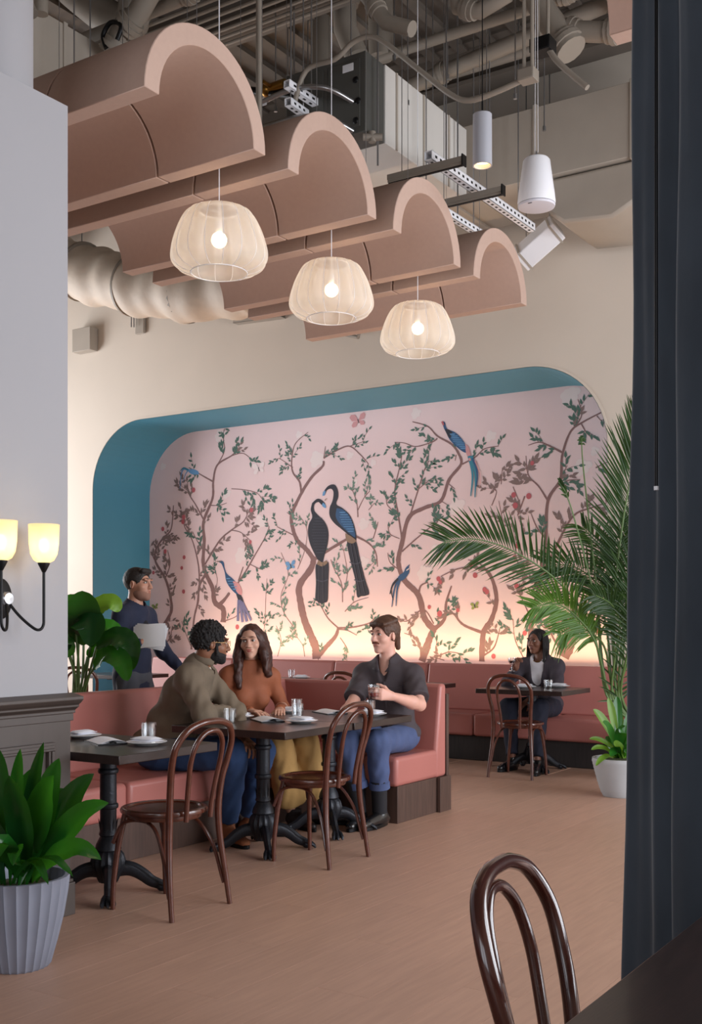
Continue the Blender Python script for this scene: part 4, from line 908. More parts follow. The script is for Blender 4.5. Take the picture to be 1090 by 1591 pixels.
# centre tree with the two cranes
tree('', A, [([(740,1100),(735,1050),(715,1000),(690,940),(672,860),(668,790),(715,720),(728,680)], .062, .040, 0), ([(728,680),(700,640),(660,600),(640,550),(635,490),(675,400),(720,330),(765,285),(770,262)], .034, .015, .06), ([(770,250),(830,215),(880,200),(925,235),(960,275)], .012, .005, .8),
  ([(880,200),(940,180)], .006, .004, 1.2), ([(770,250),(778,200)], .006, .004, 1.2), ([(675,395),(668,350),(640,310),(635,260),(650,190),(705,140)], .016, .004, .7), ([(640,290),(600,262),(580,250)], .006, .004, 1.2), ([(728,680),(790,640),(865,595)], .024, .016, .1), ([(640,575),(600,555),(572,540)], .008, .004, 1.0),
  ([(640,500),(615,480)], .006, .004, 1.0), ([(740,1095),(780,1050),(820,1005),(832,970)], .040, .018, .1), ([(832,970),(900,965),(960,950),(985,930)], .012, .005, 1.1), ([(832,970),(790,930),(760,880),(740,850)], .010, .004, 1.2), ([(832,975),(870,980),(910,1000)], .007, .004, .9)], 'leafg', .070)
tree('', A, [([(905,580),(960,610),(990,650),(998,710)], .014, .005, 1.0), ([(915,500),(910,440),(890,380)], .008, .004, 1.2), ([(915,470),(940,420),(965,390)], .006, .004, 1.2), ([(980,590),(995,540),(1000,520)], .006, .004, 1.2), ([(850,860),(845,780),(815,720),(800,680)], .006, .004, .9), ([(850,820),(870,740),(850,620)], .005, .003, .8),
  ([(640,960),(600,900),(590,830),(620,740),(590,650)], .005, .003, .9), ([(575,1090),(590,1020),(570,960)], .005, .003, .9), ([(690,1090),(680,1040),(650,1000)], .006, .003, 1.1), ([(640,1020),(620,1000)], .006, .003, 1.1), ([(860,900),(900,860),(960,840)], .006, .003, 1.1), ([(840,1010),(870,1060),(860,1095)], .006, .003, .8), ([(960,470),(985,440)], .005, .003, 1.0), ([(660,720),(690,640),(700,560),(680,510)], .004, .003, .7)], 'leaft', .068)
# right trees
tree('', B, [([(205,1220),(235,1130),(255,1085)], .048, .040, 0), ([(255,1085),(215,1035),(190,940),(130,875),(105,800),(120,720),(150,610),(215,570),(285,540),(320,450),(370,385),(360,340),(330,300),(270,265),(230,225),(165,205)], .040, .006, .10),
  ([(255,1085),(300,1040),(308,970),(330,900)], .028, .008, .7), ([(190,940),(200,900),(230,885)], .014, .006, .5), ([(120,700),(105,600),(90,500),(110,400),(120,350)], .012, .004, 1.1), ([(155,600),(190,490),(215,410),(235,370)], .010, .004, 1.2), ([(190,490),(240,450),(265,440)], .006, .004, 1.3), ([(105,600),(60,560),(55,530)], .006, .004, 1.2),
  ([(270,275),(250,290),(180,310),(130,295),(90,292)], .009, .004, 1.1), ([(375,385),(430,355),(470,320),(530,308)], .010, .004, 1.2), ([(120,755),(170,710),(230,660),(270,630),(280,600)], .010, .004, 1.0), ([(105,830),(70,800),(60,760)], .006, .004, 1.1), ([(110,700),(70,680),(60,640)], .006, .004, 1.2), ([(285,540),(310,555)], .006, .004, .8), ([(320,470),(345,490)], .006, .004, 1.0), ([(350,345),(345,370)], .005, .004, 1)], 'leafg', .080)
tree('', B, [([(458,1220),(465,1100),(500,1040),(520,960),(505,880),(480,835)], .036, .018, .12), ([(480,835),(420,820),(350,830),(285,860)], .012, .005, .8), ([(480,835),(440,800),(400,790)], .010, .005, .6), ([(465,1100),(380,1065),(340,1020),(310,1010)], .018, .006, .5), ([(465,1195),(510,1160),(535,1080)], .012, .005, .8), ([(255,1060),(210,1000),(140,1050),(100,1030)], .008, .004, .6), ([(200,1215),(190,1130),(130,1100)], .008, .004, .9), ([(270,1200),(320,1180),(380,1190)], .008, .004, 1.0, 'leafg'), ([(262,1180),(270,1120)], .006, .004, 1.1, 'leafg'),
  ([(540,470),(545,400)], .005, .003, 1.2), ([(500,560),(520,500),(490,480)], .006, .003, .9), ([(560,700),(545,620),(530,540)], .006, .003, .8), ([(300,1215),(250,1200)], .006, .003, .9)], 'leafb', .095)
tree('', B, [([(655,1215),(670,1050),(700,900),(718,800),(728,700),(738,540),(790,450),(798,350),(832,250),(880,210),(975,160)], .030, .007, .10), ([(832,250),(880,180),(865,110)], .010, .004, .8, 'leafg'), ([(880,215),(900,250),(920,270)], .008, .004, 1.0, 'leafg'), ([(945,180),(975,215)], .006, .004, 1.4, 'leafg'), ([(798,335),(740,305),(700,292),(655,305)], .012, .004, .8, 'leafg'), ([(738,540),(700,480),(655,430),(645,350)], .012, .004, .9, 'leafb', 1.2),
  ([(765,490),(820,455),(875,450)], .009, .004, 1.2, 'leafg'), ([(800,430),(820,390)], .005, .003, 1.2, 'leafg'), ([(728,700),(690,650),(665,590)], .010, .004, .9, 'leafg'), ([(705,870),(760,760),(840,610),(920,570),(985,550)], .018, .005, .6), ([(640,520),(610,600),(620,560),(590,480)], .008, .004, .9), ([(700,900),(640,850),(600,770),(610,700)], .008, .004, .8), ([(670,1050),(640,980),(610,920)], .010, .004, .8), ([(940,400),(990,375)], .008, .003, 1.4, 'leafg'), ([(640,1215),(600,1130),(590,1040)], .007, .003, 1.1, 'leafg')], 'leafb', .095)
tree('', B, [([(800,1200),(830,1130),(838,1060),(860,1000)], .085, .055, 0), ([(850,1040),(780,1050),(730,1080),(700,1050)], .012, .005, .8), ([(800,1180),(760,1120),(740,1060)], .016, .006, .8), ([(830,1100),(900,1060),(960,1060)], .014, .006, .8), ([(560,860),(620,870),(700,850)], .005, .003, .2)], 'leafg', .090)
# pale peonies and fruit
fl = Print()
for f, p, r in ((B,(830,90),.13),(B,(495,265),.08),(B,(180,170),.08),(B,(270,770),.15),(B,(215,845),.12),(B,(350,560),.12),(B,(880,400),.12),(B,(935,330),.06),(A,(330,155),.10),(A,(665,150),.06),(A,(740,255),.13),(A,(420,660),.13),(A,(500,520),.11),(A,(900,350),.05),(A,(980,270),.05),(A,(360,400),.08),(A,(90,285),.06),(A,(940,530),.09),(A,(660,600),.06),(A,(940,690),.08),(A,(880,240),.06)):
    c = MP(f(p))
    for k in range(9): a = k*2.4; q = c+Vector((math.cos(a), math.sin(a)))*r*(.2+.055*k); disc(fl, q, r*MR.uniform(.32, .48), .0008+.00004*k, 9, .8)
tag(fl.done('painted_flowers', MC['flower']), kind='stuff')
fr_ = Print()
for f, p in ((A,(220,385)),(A,(465,470)),(A,(460,605)),(A,(180,670)),(A,(175,520)),(A,(178,815)),(A,(100,645)),(A,(50,735)),(A,(170,715)),(A,(90,550)),(A,(110,1055)),(A,(178,500)),(A,(405,965)),
             (B,(672,380)),(B,(593,515)),(B,(600,560)),(B,(610,730)),(B,(597,780)),(B,(412,808)),(B,(430,855)),(B,(275,870)),(B,(283,884)),(B,(470,915)),(B,(480,925)),(B,(605,900)),(B,(236,990)),(B,(280,1018)),(B,(357,1003)),(B,(657,520)),(B,(508,1198)),(B,(640,1100)),(B,(950,1090)),(B,(95,1050))):
    c = MP(f(p)); disc(fr_, c, MR.uniform(.022, .034), .0030, 12, 1.1)
tag(fr_.done('painted_fruits', MC['fruit']), kind='stuff')
def bird(label, f, parts, m0='dark'):
    b = None
    for k, (m, kind, pts, *w) in enumerate(parts):
        pr = Print(); d = .0034+.0005*k
        if kind == 'poly': pr.mb.add([(p.x-mural.location.x, -d, p.y) for p in spath([MP(f(q)) for q in pts]+[MP(f(pts[0]))], 5)[:-1]], [tuple(range(5*len(pts)))])
        elif kind == 'line': strip(pr, spath([MP(f(q)) for q in pts], 6), w[0], w[1], d)
        elif kind == 'scales':
            (x0, y0), (x1, y1), (hw) = pts; n = w[0]
            for i in range(n):
                t = i/(n-1); cx, cy = x0+(x1-x0)*t, y0+(y1-y0)*t; wd = hw*math.sin(PI*(.15+.7*t))
                for j in range(-3, 4): c = MP(f((cx+j/3.3*wd*.9+(i % 2)*3, cy))); strip(pr, [c+Vector((-.014, .006)), c+Vector((0, -.006)), c+Vector((.014, .006))], .0028, .0028, d)
        if b is None:
            b = pr.done('painted_bird', MC[m]); 
            if b: b['label'] = label
        else: tag(pr.done('feathers', MC[m], b), kind='stuff')
# the couple in the middle
bird('dark crane-like bird at the left of the painted couple', A, [('dark', 'poly', [(722,440),(745,422),(768,432),(778,450),(762,448),(748,436),(732,446),(730,470),(745,490),(775,520),(790,560),(788,610),(772,670),(762,700),(745,680),(715,620),(704,570),(708,530),(722,500),(716,468)]),
  ('dark', 'poly', [(745,695),(780,690),(792,700),(790,780),(788,850),(775,862),(760,866),(742,855),(735,845),(738,780),(736,710)]), ('sky', 'poly', [(768,438),(780,450),(778,462),(764,452)]), ('darkb', 'scales', [(748,505), (755,650), 32], 13), ('belly', 'line', [(745,690),(765,700),(785,688)], .03, .02), ('darkb', 'line', [(740,765),(765,772),(790,764)], .006, .006), ('darkb', 'line', [(752,700),(750,855)], .004, .004), ('darkb', 'line', [(768,700),(770,860)], .004, .004), ('belly', 'line', [(776,430),(784,420)], .006, .003)])
bird('dark crane-like bird at the right of the painted couple', A, [('dark', 'poly', [(770,392),(790,368),(815,362),(830,385),(832,415),(824,445),(850,462),(880,490),(898,530),(908,575),(905,600),(875,575),(845,550),(815,525),(796,495),(796,460),(808,430),(812,395),(802,380),(785,386),(776,402)]),
  ('dark', 'poly', [(868,580),(905,598),(925,680),(945,760),(963,820),(950,832),(930,835),(912,836),(905,770),(885,690),(872,630)]), ('blue', 'poly', [(826,462),(855,470),(882,500),(898,545),(903,585),(870,560),(840,530),(822,498)]), ('sky', 'poly', [(768,394),(778,388),(776,405),(766,410)]), ('sky', 'scales', [(850,480), (885,560), 24], 9), ('belly', 'poly', [(862,568),(885,580),(908,600),(890,612),(868,600)]), ('darkb', 'line', [(880,690),(905,698),(930,690)], .006, .006), ('darkb', 'line', [(900,765),(925,772),(948,764)], .006, .006), ('darkb', 'line', [(885,610),(925,830)], .004, .004), ('darkb', 'line', [(898,610),(945,828)], .004, .004)])
bird('small long tailed bird on the branch at the left of the mural', A, [('blue', 'poly', [(318,688),(336,684),(348,692),(352,715),(362,740),(385,760),(405,785),(418,815),(422,835),(400,825),(375,800),(358,770),(352,735),(342,705),(334,694)]), ('rose', 'poly', [(385,770),(410,780),(425,810),(422,830),(402,815)]), ('dark', 'poly', [(400,825),(422,832),(436,870),(450,905),(432,905),(415,870)]),
  ('lilac', 'line', [(410,850),(408,940)], .016, .022), ('lilac', 'line', [(416,850),(428,945)], .016, .022), ('lilac', 'line', [(422,855),(446,942)], .016, .022), ('lilac', 'line', [(428,860),(464,938)], .016, .018), ('belly', 'line', [(318,688),(338,686)], .007, .004), ('sky', 'scales', [(368,760), (395,805), 14], 5)])
bird('tiny blue bird with curled tail at the upper left of the mural', A, [('sky', 'poly', [(195,300),(215,296),(238,305),(242,318),(222,320),(205,314)]), ('sky', 'line', [(200,303),(180,296),(168,320),(163,380)], .016, .005), ('teal', 'line', [(198,300),(178,292),(165,305)], .012, .005), ('sky', 'line', [(196,304),(186,320),(176,350)], .010, .004)])
bird('peacock-like blue bird with rose and teal tail at the upper right', B, [('blue', 'poly', [(290,205),(302,208),(312,235),(345,250),(372,275),(390,305),(395,335),(375,330),(345,305),(322,280),(308,252),(298,232)]), ('dark', 'poly', [(302,235),(322,240),(335,255),(325,275),(312,260)]), ('rose', 'poly', [(388,300),(402,310),(412,345),(425,380),(430,410),(412,400),(402,360),(392,335)]), ('sky', 'scales', [(335,258), (380,318), 20], 9),
  ('rose', 'line', [(400,330),(412,370),(420,400)], .022, .018), ('teal', 'line', [(405,350),(420,430),(412,520)], .020, .006), ('teal', 'line', [(415,350),(432,430),(430,525)], .020, .006), ('blue', 'line', [(420,360),(440,420),(436,480)], .014, .006), ('rose', 'line', [(430,370),(452,430),(450,480)], .006, .003), ('fruit', 'line', [(291,204),(298,220)], .012, .010)])
bird('small dark blue bird with fanned tail left of the seated man\'s tree', B, [('blue', 'poly', [(155,808),(150,820),(152,840),(140,862),(120,878),(102,872),(110,855),(128,842),(138,822)]), ('dark', 'line', [(105,870),(82,895),(70,935)], .016, .006), ('blue', 'line', [(108,874),(90,910),(78,990)], .016, .005), ('blue', 'line', [(112,876),(100,920),(96,985)], .016, .005), ('dark', 'line', [(104,872),(76,910),(84,960)], .012, .005), ('flower', 'line', [(140,835),(152,826)], .006, .006)])
def butterfly(f, c, s, m, label):
    pr = Print(); x, y = c
    for a, b in (((x,y),(x-s,y-s*.6)), ((x,y),(x-s*.8,y+s*.7)), ((x,y),(x+s*.8,y-s*.9)), ((x,y),(x+s*.7,y+s*.4))):
        p, q = MP(f(a)), MP(f(b)); d = q-p; n = Vector((-d.y, d.x)); pr.poly([p, p+d*.6+n*.35, q+n*.2, q-n*.1, p+d*.6-n*.3], .0036)
    o = pr.done('painted_butterfly', MC[m]); o['label'] = label
    p2 = Print(); strip(p2, [MP(f((x-3, y-6))), MP(f((x+2, y+10)))], .006, .004, .0042); p2.done('insect_body', MC['dark'], o)
butterfly(A, (918, 92), 34, 'rose', 'pink butterfly at the top centre of the mural'); butterfly(A, (497, 295), 28, 'flower', 'pale pink butterfly at the upper left of the mural'); butterfly(A, (632, 705), 22, 'sky', 'small blue butterfly by the centre trunk')
butterfly(B, (430, 985), 18, 'olive', 'small yellow green butterfly low on the right'); butterfly(A, (58, 880), 14, 'olive', 'tiny yellow green butterfly at the far left')
# ================================================================== PEOPLE
def V(*a): return Vector(a)
class Field:
    def __init__(s, lo, hi, step, fine=(), fstep=.005):
        s.ax = []
        for d in range(3):
            iv = [(b[0][d], b[1][d]) for b in fine]; x = lo[d]; L_ = [x]
            while x < hi[d]:
                x += fstep if any(a <= x <= b for a, b in iv) else step
                L_.append(x)
            s.ax.append(np.array(L_, dtype=np.float32))
        s.F = np.full([len(a) for a in s.ax], .3, dtype=np.float32)
    def sub(s, lo, hi):
        sl = []
        for d in range(3):
            a, b = np.searchsorted(s.ax[d], lo[d]), np.searchsorted(s.ax[d], hi[d]); a, b = max(0, a-1), min(len(s.ax[d]), b+1)
            if b <= a: return None
            sl.append(slice(a, b))
        g = [s.ax[d][sl[d]] for d in range(3)]
        return tuple(sl), g[0][:, None, None], g[1][None, :, None], g[2][None, None, :]
    def comb(s, sl, d, k, mode=0):
        f = s.F[sl]
        if mode: d = -d; h = np.maximum(k-np.abs(f-d), 0)/k; s.F[sl] = np.maximum(f, d)+h*h*k*.25
        else: h = np.maximum(k-np.abs(f-d), 0)/k; s.F[sl] = np.minimum(f, d)-h*h*k*.25
    def cap(s, a, b, ra, rb=None, k=.03, flat=None, mode=0, wr=0, wf=60):
        a, b = Vector(a), Vector(b); rb = ra if rb is None else rb; r = max(ra, rb)*(max(1, flat[1]) if flat else 1)+k+.04
        q = s.sub([min(a[i], b[i])-r for i in range(3)], [max(a[i], b[i])+r for i in range(3)])
        if not q: return
        sl, X, Y, Z = q; px, py, pz = X-a.x, Y-a.y, Z-a.z; ba = b-a; L2 = max(ba.length_squared, 1e-9)
        h = np.clip((px*ba.x+py*ba.y+pz*ba.z)/L2, 0, 1); qx, qy, qz = px-ba.x*h, py-ba.y*h, pz-ba.z*h
        if flat:
            n, sc = Vector(flat[0]).normalized(), flat[1]; m = (qx*n.x+qy*n.y+qz*n.z)*(1/sc-1); qx, qy, qz = qx+n.x*m, qy+n.y*m, qz+n.z*m
        d = np.sqrt(qx*qx+qy*qy+qz*qz)-(ra+(rb-ra)*h)
        if flat and flat[1] < 1: d = d*(.5+.5*flat[1])
        if wr:
            d = d+wr*np.sin(h*math.sqrt(L2)*wf+3*np.sin(qx*25+qy*19)+qz*14)
        s.comb(sl, d.astype(np.float32), k, mode)
    def ell(s, c, r, R=None, k=.03, mode=0):
        c = Vector(c); m = max(r)+k+.04; q = s.sub([c[i]-m for i in range(3)], [c[i]+m for i in range(3)])
        if not q: return
        sl, X, Y, Z = q; p = [X-c.x, Y-c.y, Z-c.z]
        if R is not None: p = [p[0]*R[0][i]+p[1]*R[1][i]+p[2]*R[2][i] for i in range(3)]
        a = np.sqrt((p[0]/r[0])**2+(p[1]/r[1])**2+(p[2]/r[2])**2); b = np.sqrt((p[0]/r[0]**2)**2+(p[1]/r[1]**2)**2+(p[2]/r[2]**2)**2)+1e-6
        s.comb(sl, (a*(a-1)/b).astype(np.float32), k, mode)
    def cut(s, c, n, rad):
        c = Vector(c); n = Vector(n).normalized(); q = s.sub([c[i]-rad for i in range(3)], [c[i]+rad for i in range(3)])
        if not q: return
        sl, X, Y, Z = q; d = (X-c.x)*n.x+(Y-c.y)*n.y+(Z-c.z)*n.z; r2 = (X-c.x)**2+(Y-c.y)**2+(Z-c.z)**2
        f = s.F[sl]; s.F[sl] = np.where(r2 < rad*rad, np.maximum(f, d), f)
    def noise(s, amp, w, R=None, c=(0,0,0)):
        X, Y, Z = s.ax[0][:, None, None]-c[0], s.ax[1][None, :, None]-c[1], s.ax[2][None, None, :]-c[2]
        s.F += (amp*np.sin(X*w+2*np.sin(Z*w*.4))*np.sin(Y*w*1.1+1.5*np.sin(X*w*.5))*np.sin(Z*w*.9+1.7*np.sin(Y*w*.45))).astype(np.float32)
    def mesh(s):
        F = s.F; F[0], F[-1], F[:, 0], F[:, -1], F[:, :, 0], F[:, :, -1] = .1, .1, .1, .1, .1, .1
        S = F < 0; n = [x-1 for x in F.shape]; cnt = np.zeros(n, dtype=np.int8)
        O = [(i, j, k) for i in (0, 1) for j in (0, 1) for k in (0, 1)]
        for (i, j, k) in O: cnt += S[i:i+n[0], j:j+n[1], k:k+n[2]]
        I = np.nonzero((cnt > 0) & (cnt < 8)); N = len(I[0]); pos = np.zeros((N, 3)); c = np.zeros(N)
        for a in O:
            for d in range(3):
                if a[d]: continue
                b = list(a); b[d] = 1
                f1 = F[I[0]+a[0], I[1]+a[1], I[2]+a[2]]; f2 = F[I[0]+b[0], I[1]+b[1], I[2]+b[2]]; m = (f1 < 0) != (f2 < 0)
                t = np.where(m, f1/np.where(m, f1-f2, 1), 0)
                for e in range(3):
                    p1 = s.ax[e][I[e]+a[e]]
                    if e == d: p1 = p1+(s.ax[e][I[e]+1]-p1)*t
                    pos[:, e] += np.where(m, p1, 0)
                c += m
        pos /= c[:, None]; vid = np.full(n, -1, dtype=np.int64); vid[I] = np.arange(N); fs = []
        for d in range(3):
            sl1 = [slice(None)]*3; sl2 = [slice(None)]*3; sl1[d] = slice(0, -1); sl2[d] = slice(1, None)
            A_, B_ = S[tuple(sl1)], S[tuple(sl2)]; e = np.nonzero(A_ != B_); u, v = (d+1) % 3, (d+2) % 3
            def g(du, dv):
                q = list(e); q[u] = e[u]-du; q[v] = e[v]-dv; return vid[tuple(q)]
            ok = (e[u] > 0) & (e[v] > 0) & (e[u] < n[u]) & (e[v] < n[v]); e = tuple(x[ok] for x in e)
            Q = np.stack([g(1, 1), g(0, 1), g(0, 0), g(1, 0)], 1); fl_ = ~A_[e]; Q[fl_] = Q[fl_][:, ::-1]; fs.append(Q)
        return pos, np.concatenate(fs)
    def build(s, name, m, root, smooth_it=0):
        P, Q = s.mesh(); me = bpy.data.meshes.new(name); P = P-np.array([[root.location.x, root.location.y, 0]])
        me.vertices.add(len(P)); me.vertices.foreach_set('co', P.astype(np.float32).ravel())
        me.loops.add(len(Q)*4); me.loops.foreach_set('vertex_index', Q.ravel().astype(np.int32)); me.polygons.add(len(Q)); me.polygons.foreach_set('loop_start', np.arange(0, len(Q)*4, 4, dtype=np.int32))
        me.update(calc_edges=True); me.validate(); me.shade_smooth(); me.materials.append(m)
        o = bpy.data.objects.new(name, me); COL.objects.link(o); o.parent = root
        if smooth_it: b = o.modifiers.new('smooth', 'SMOOTH'); b.factor = .5; b.iterations = smooth_it
        return o
def put(mb, name, m, root, **k):
    mb.v = [(p[0]-root.location.x, p[1]-root.location.y, p[2]) for p in mb.v]; return mb.build(name, m, root, **k)
def rot(yaw, pitch=0, roll=0):      # columns: right, forward, up
    return (Matrix.Rotation(math.radians(yaw-90), 3, 'Z') @ Matrix.Rotation(math.radians(pitch), 3, 'X') @ Matrix.Rotation(math.radians(roll), 3, 'Y'))
def bb(pts, m): return ([min(p[i] for p in pts)-m for i in range(3)], [max(p[i] for p in pts)+m for i in range(3)])
def head(F, H, R, s=1.0, k=.02, nose=1.0, jaw=1.0, nr=1.0):
    p = lambda x, y, z: H+R @ Vector((x*s, y*s, z*s)); e = lambda c, r, kk=.02, mode=0: F.ell(p(*c), [q*s for q in r], R, kk, mode)
    e((0, -.015, .030), (.076, .094, .088), .02); e((0, .028, -.025), (.062*jaw, .066, .078)); e((0, .045, -.070), (.042*jaw, .046, .040)); e((0, .072, -.098), (.022*jaw, .020, .017), .02)
    for x in (-1, 1):
        e((x*.042, .056, -.022), (.022, .026, .024), .02); e((x*.030, .088, .034), (.028, .012, .009), .015)      # cheek, brow
        e((x*.031, .102, .012), (.019, .016, .0125), .012, 1)                                                       # eye socket
        F.cap(p(x*.012, .100, -.026), p(x*.015, .094, -.030), .0085*s, .007*s, .008)                                 # nostril wing
        F.ell(p(x*.077, -.006, -.002), (.009*s, .019*s, .031*s), R @ Matrix.Rotation(-x*.35, 3, 'Z'), .008); F.ell(p(x*.084, -.002, .0), (.004*s, .009*s, .015*s), R, .004, 1)
    F.cap(p(0, .090, .018), p(0, .112*nose, -.024), .0082*s, .0120*s*nr, .014)
    F.cap(p(-.018, .087, -.056), p(.018, .087, -.056), .0085*s, None, .012); F.cap(p(-.026, .090, -.0535), p(.026, .090, -.0535), .0022*s, None, .004, mode=1)
    return p
def face(root, H, R, s, skin, lip, brow, iris=(60, 42, 34), browt=.0030, smile=.004, lw=1.0):
    p = lambda x, y, z: H+R @ Vector((x*s, y*s, z*s))
    for x in (-1, 1):
        w = MB(); w.ball(p(x*.031, .0835, .012), (.0148*s, .0085*s, .0074*s), 14, M=R); e = put(w, 'eye', M['eyewhite'], root)
        w = MB(); w.ball(p(x*.031, .0900, .012), (.0062*s, .0036*s, .0064*s), 12, M=R); put(w, 'iris', mat('iris', iris, .2), e.parent); 
        w = MB(); w.tube(smooth_path([p(x*.0465, .0810, .013), p(x*.038, .0905, .0190), p(x*.029, .0930, .0200), p(x*.017, .0870, .0145)], 4), [.0019*s]*13, 6); put(w, 'eyelash_line', M['lash'], root)
        w = MB(); w.tube(smooth_path([p(x*.050, .0800, .031), p(x*.040, .0945, .0380), p(x*.028, .0995, .0390), p(x*.014, .0995, .0365)], 4), [browt*s*(.5+.5*math.sin(PI*(i+2)/15)) for i in range(13)], 7); put(w, 'eyebrow', brow, root)
    w = MB(); w.tube(smooth_path([p(-.027, .0850, -.053+smile), p(-.012, .0960, -.0495), p(0, .0975, -.0505), p(.012, .0960, -.0495), p(.027, .0850, -.053+smile)], 4), [.0012+.0022*math.sin(PI*i/16) for i in range(17)], 8); put(w, 'upper_lip', lip, root)
    w = MB(); w.tube(smooth_path([p(-.023, .0835, -.054+smile), p(-.011, .0950, -.0590), p(0, .0970, -.0605), p(.011, .0950, -.0590), p(.023, .0835, -.054+smile)], 4), [.0012+.0032*math.sin(PI*i/16) for i in range(17)], 8); put(w, 'lower_lip', lip, root)
def hand(F, wr, d, pn, tside, curl=(35, 45, 30), s=1.0, spread=0, thumb=(.6, .5), k=.005):
    """d: finger direction, pn: palm normal (fingers curl toward it), tside: direction of the thumb side"""
    d = Vector(d).normalized(); pn = Vector(pn); pn = (pn-d*pn.dot(d)).normalized(); t = Vector(tside); t = (t-d*t.dot(d)-pn*t.dot(pn)).normalized(); tips = []
    for j in range(4):
        o = (1.5-j); b = wr+d*(.086-.004*abs(o-.5))*s+t*o*.0195*s; F.cap(wr+t*o*.009*s+d*.005, b, .0145*s, .0110*s, .018)
        fd = (d+t*o*spread).normalized(); L_ = [x*s*(.96, 1.05, 1.0, .80)[j] for x in (.043, .027, .022)]; p = b; ang = 0
        for q in range(3):
            ang += math.radians(curl[q]+j*2); v = fd*math.cos(ang)+pn*math.sin(ang); p2 = p+v*L_[q]; F.cap(p, p2, (.0092, .0084, .0078)[q]*s, (.0084, .0078, .0066)[q]*s, k); p = p2
        tips.append(p)
    b = wr+d*.022*s+t*.020*s+pn*.006*s; m = b+(d*.55+t*.75+pn*thumb[0]*.5).normalized()*.040*s; F.cap(b, m, .0150*s, .0115*s, .014)
    m2 = m+(d*.9+t*.35+pn*thumb[0]).normalized()*.030*s; F.cap(m, m2, .0105*s, .0092*s, k); m3 = m2+(d*.8+t*(.35-thumb[1])+pn*thumb[0]*1.3).normalized()*.024*s; F.cap(m2, m3, .0092*s, .0072*s, k)
    return tips
def skinmat(name, c): 
    m = mat(name, c, .5, var=.05, scale=14, bump=.02, bscale=220); m.node_tree.nodes['Principled BSDF'].inputs['Subsurface Weight'].default_value = .08; return m
M['eyewhite'] = mat('eye_white', (214, 206, 200), .25); M['lash'] = mat('lash_dark', (34, 24, 22), .6)
def person(label, j, skin, sc=1.0, hands=(), vis_arm='both', neck_r=.056, **kw):
    """j: joints in metres, world space"""
    pel = j['pel']; root = empty('person', (pel.x, pel.y, 0), label, 'person'); R = rot(j['tyaw']); HR = rot(*j['hrot']); H = j['H']
    hp = [H+HR @ Vector((x, y, z)) for x in (-.1, .1) for y in (-.13, .13) for z in (-.16, .13)]; fine = [bb(hp, .0)]
    for h in j.get('hands', []): fine.append(bb([h['w'], h['w']+Vector(h['d']).normalized()*.12], .08))
    allp = [pel, j['ch'], H, H+Vector((0,0,.1))]+[j[k] for k in ('SL', 'SR', 'EL', 'ER', 'WL', 'WR', 'KL', 'KR', 'AL', 'AR')]+hp+[Vector(b) for f in fine for b in f]
    lo, hi = bb(allp, .12); F = Field(lo, hi, .013, fine, .0048)
    F.cap(pel, j['ch'], .095*sc, .10*sc); F.cap(j['ch'], j['nk'], .095*sc, .06*sc); F.cap(j['SL'], j['SR'], .045*sc)
    F.cap(j['nk'], H+HR @ Vector((0, -.022, -.055)), neck_r*sc, neck_r*.93*sc, .025)
    for s in 'LR':
        F.cap(j['S'+s], j['E'+s], .046*sc, .040*sc, .02); mid = j['E'+s].lerp(j['W'+s], .3); F.cap(j['E'+s], mid, .039*sc, .043*sc, .02); F.cap(mid, j['W'+s], .043*sc, .026*sc, .02)
        hip = pel+R @ Vector(((.09 if s == 'R' else -.09), 0, -.02)); F.cap(hip, j['K'+s], .07*sc, .05*sc); F.cap(j['K'+s], j['A'+s], .048*sc, .035*sc)
    head(F, H, HR, j.get('hs', 1.0), nose=kw.get('nose', 1), jaw=kw.get('jaw', 1), nr=kw.get('nr', 1))
    for h in j.get('hands', []): hand(F, h['w'], h['d'], h['pn'], h['t'], h.get('curl', (35, 45, 30)), h.get('s', sc), h.get('spread', .03), h.get('thumb', (.6, .5)))
    F.build('body', skin, root)
    return root, R, HR
def torso(F, j, R, w=1.0, dp=1.0, bust=0, belly=0, wr=.0):
    pel, ch = j['pel'], j['ch']; up = (ch-pel).normalized(); rt = R @ Vector((1,0,0)); fw = up.cross(rt).normalized(); rt = fw.cross(up)
    RR = Matrix((rt, fw, up)).transposed(); P = lambda x, y, z: pel+rt*x+fw*y+up*z; L_ = (ch-pel).length
    F.ell(P(0, -.01, .0), (.168*w, .125*dp, .11), RR, .05); F.ell(P(0, .01+belly*.4, L_*.42), (.145*w, .112*dp+belly, .16), RR, .06); F.ell(P(0, .0, L_*.92), (.165*w, .118*dp, .165), RR, .06)
    if bust:
        for x in (-1, 1): F.ell(P(x*.068, .085*dp, L_*.90), (.062, .055*bust, .062), RR, .04)
    F.cap(j['SL'], j['SR'], .068*w, None, .06)
    for q_ in 'LR': F.cap(j['nk'], j['S'+q_].lerp(j['nk'], .35), .058, .060, .05)
    F.cap(j['nk']-Vector((0,0,.03)), j['nk']-Vector((0,0,.015)), .085*w, .07*w, .06)
    return P, RR
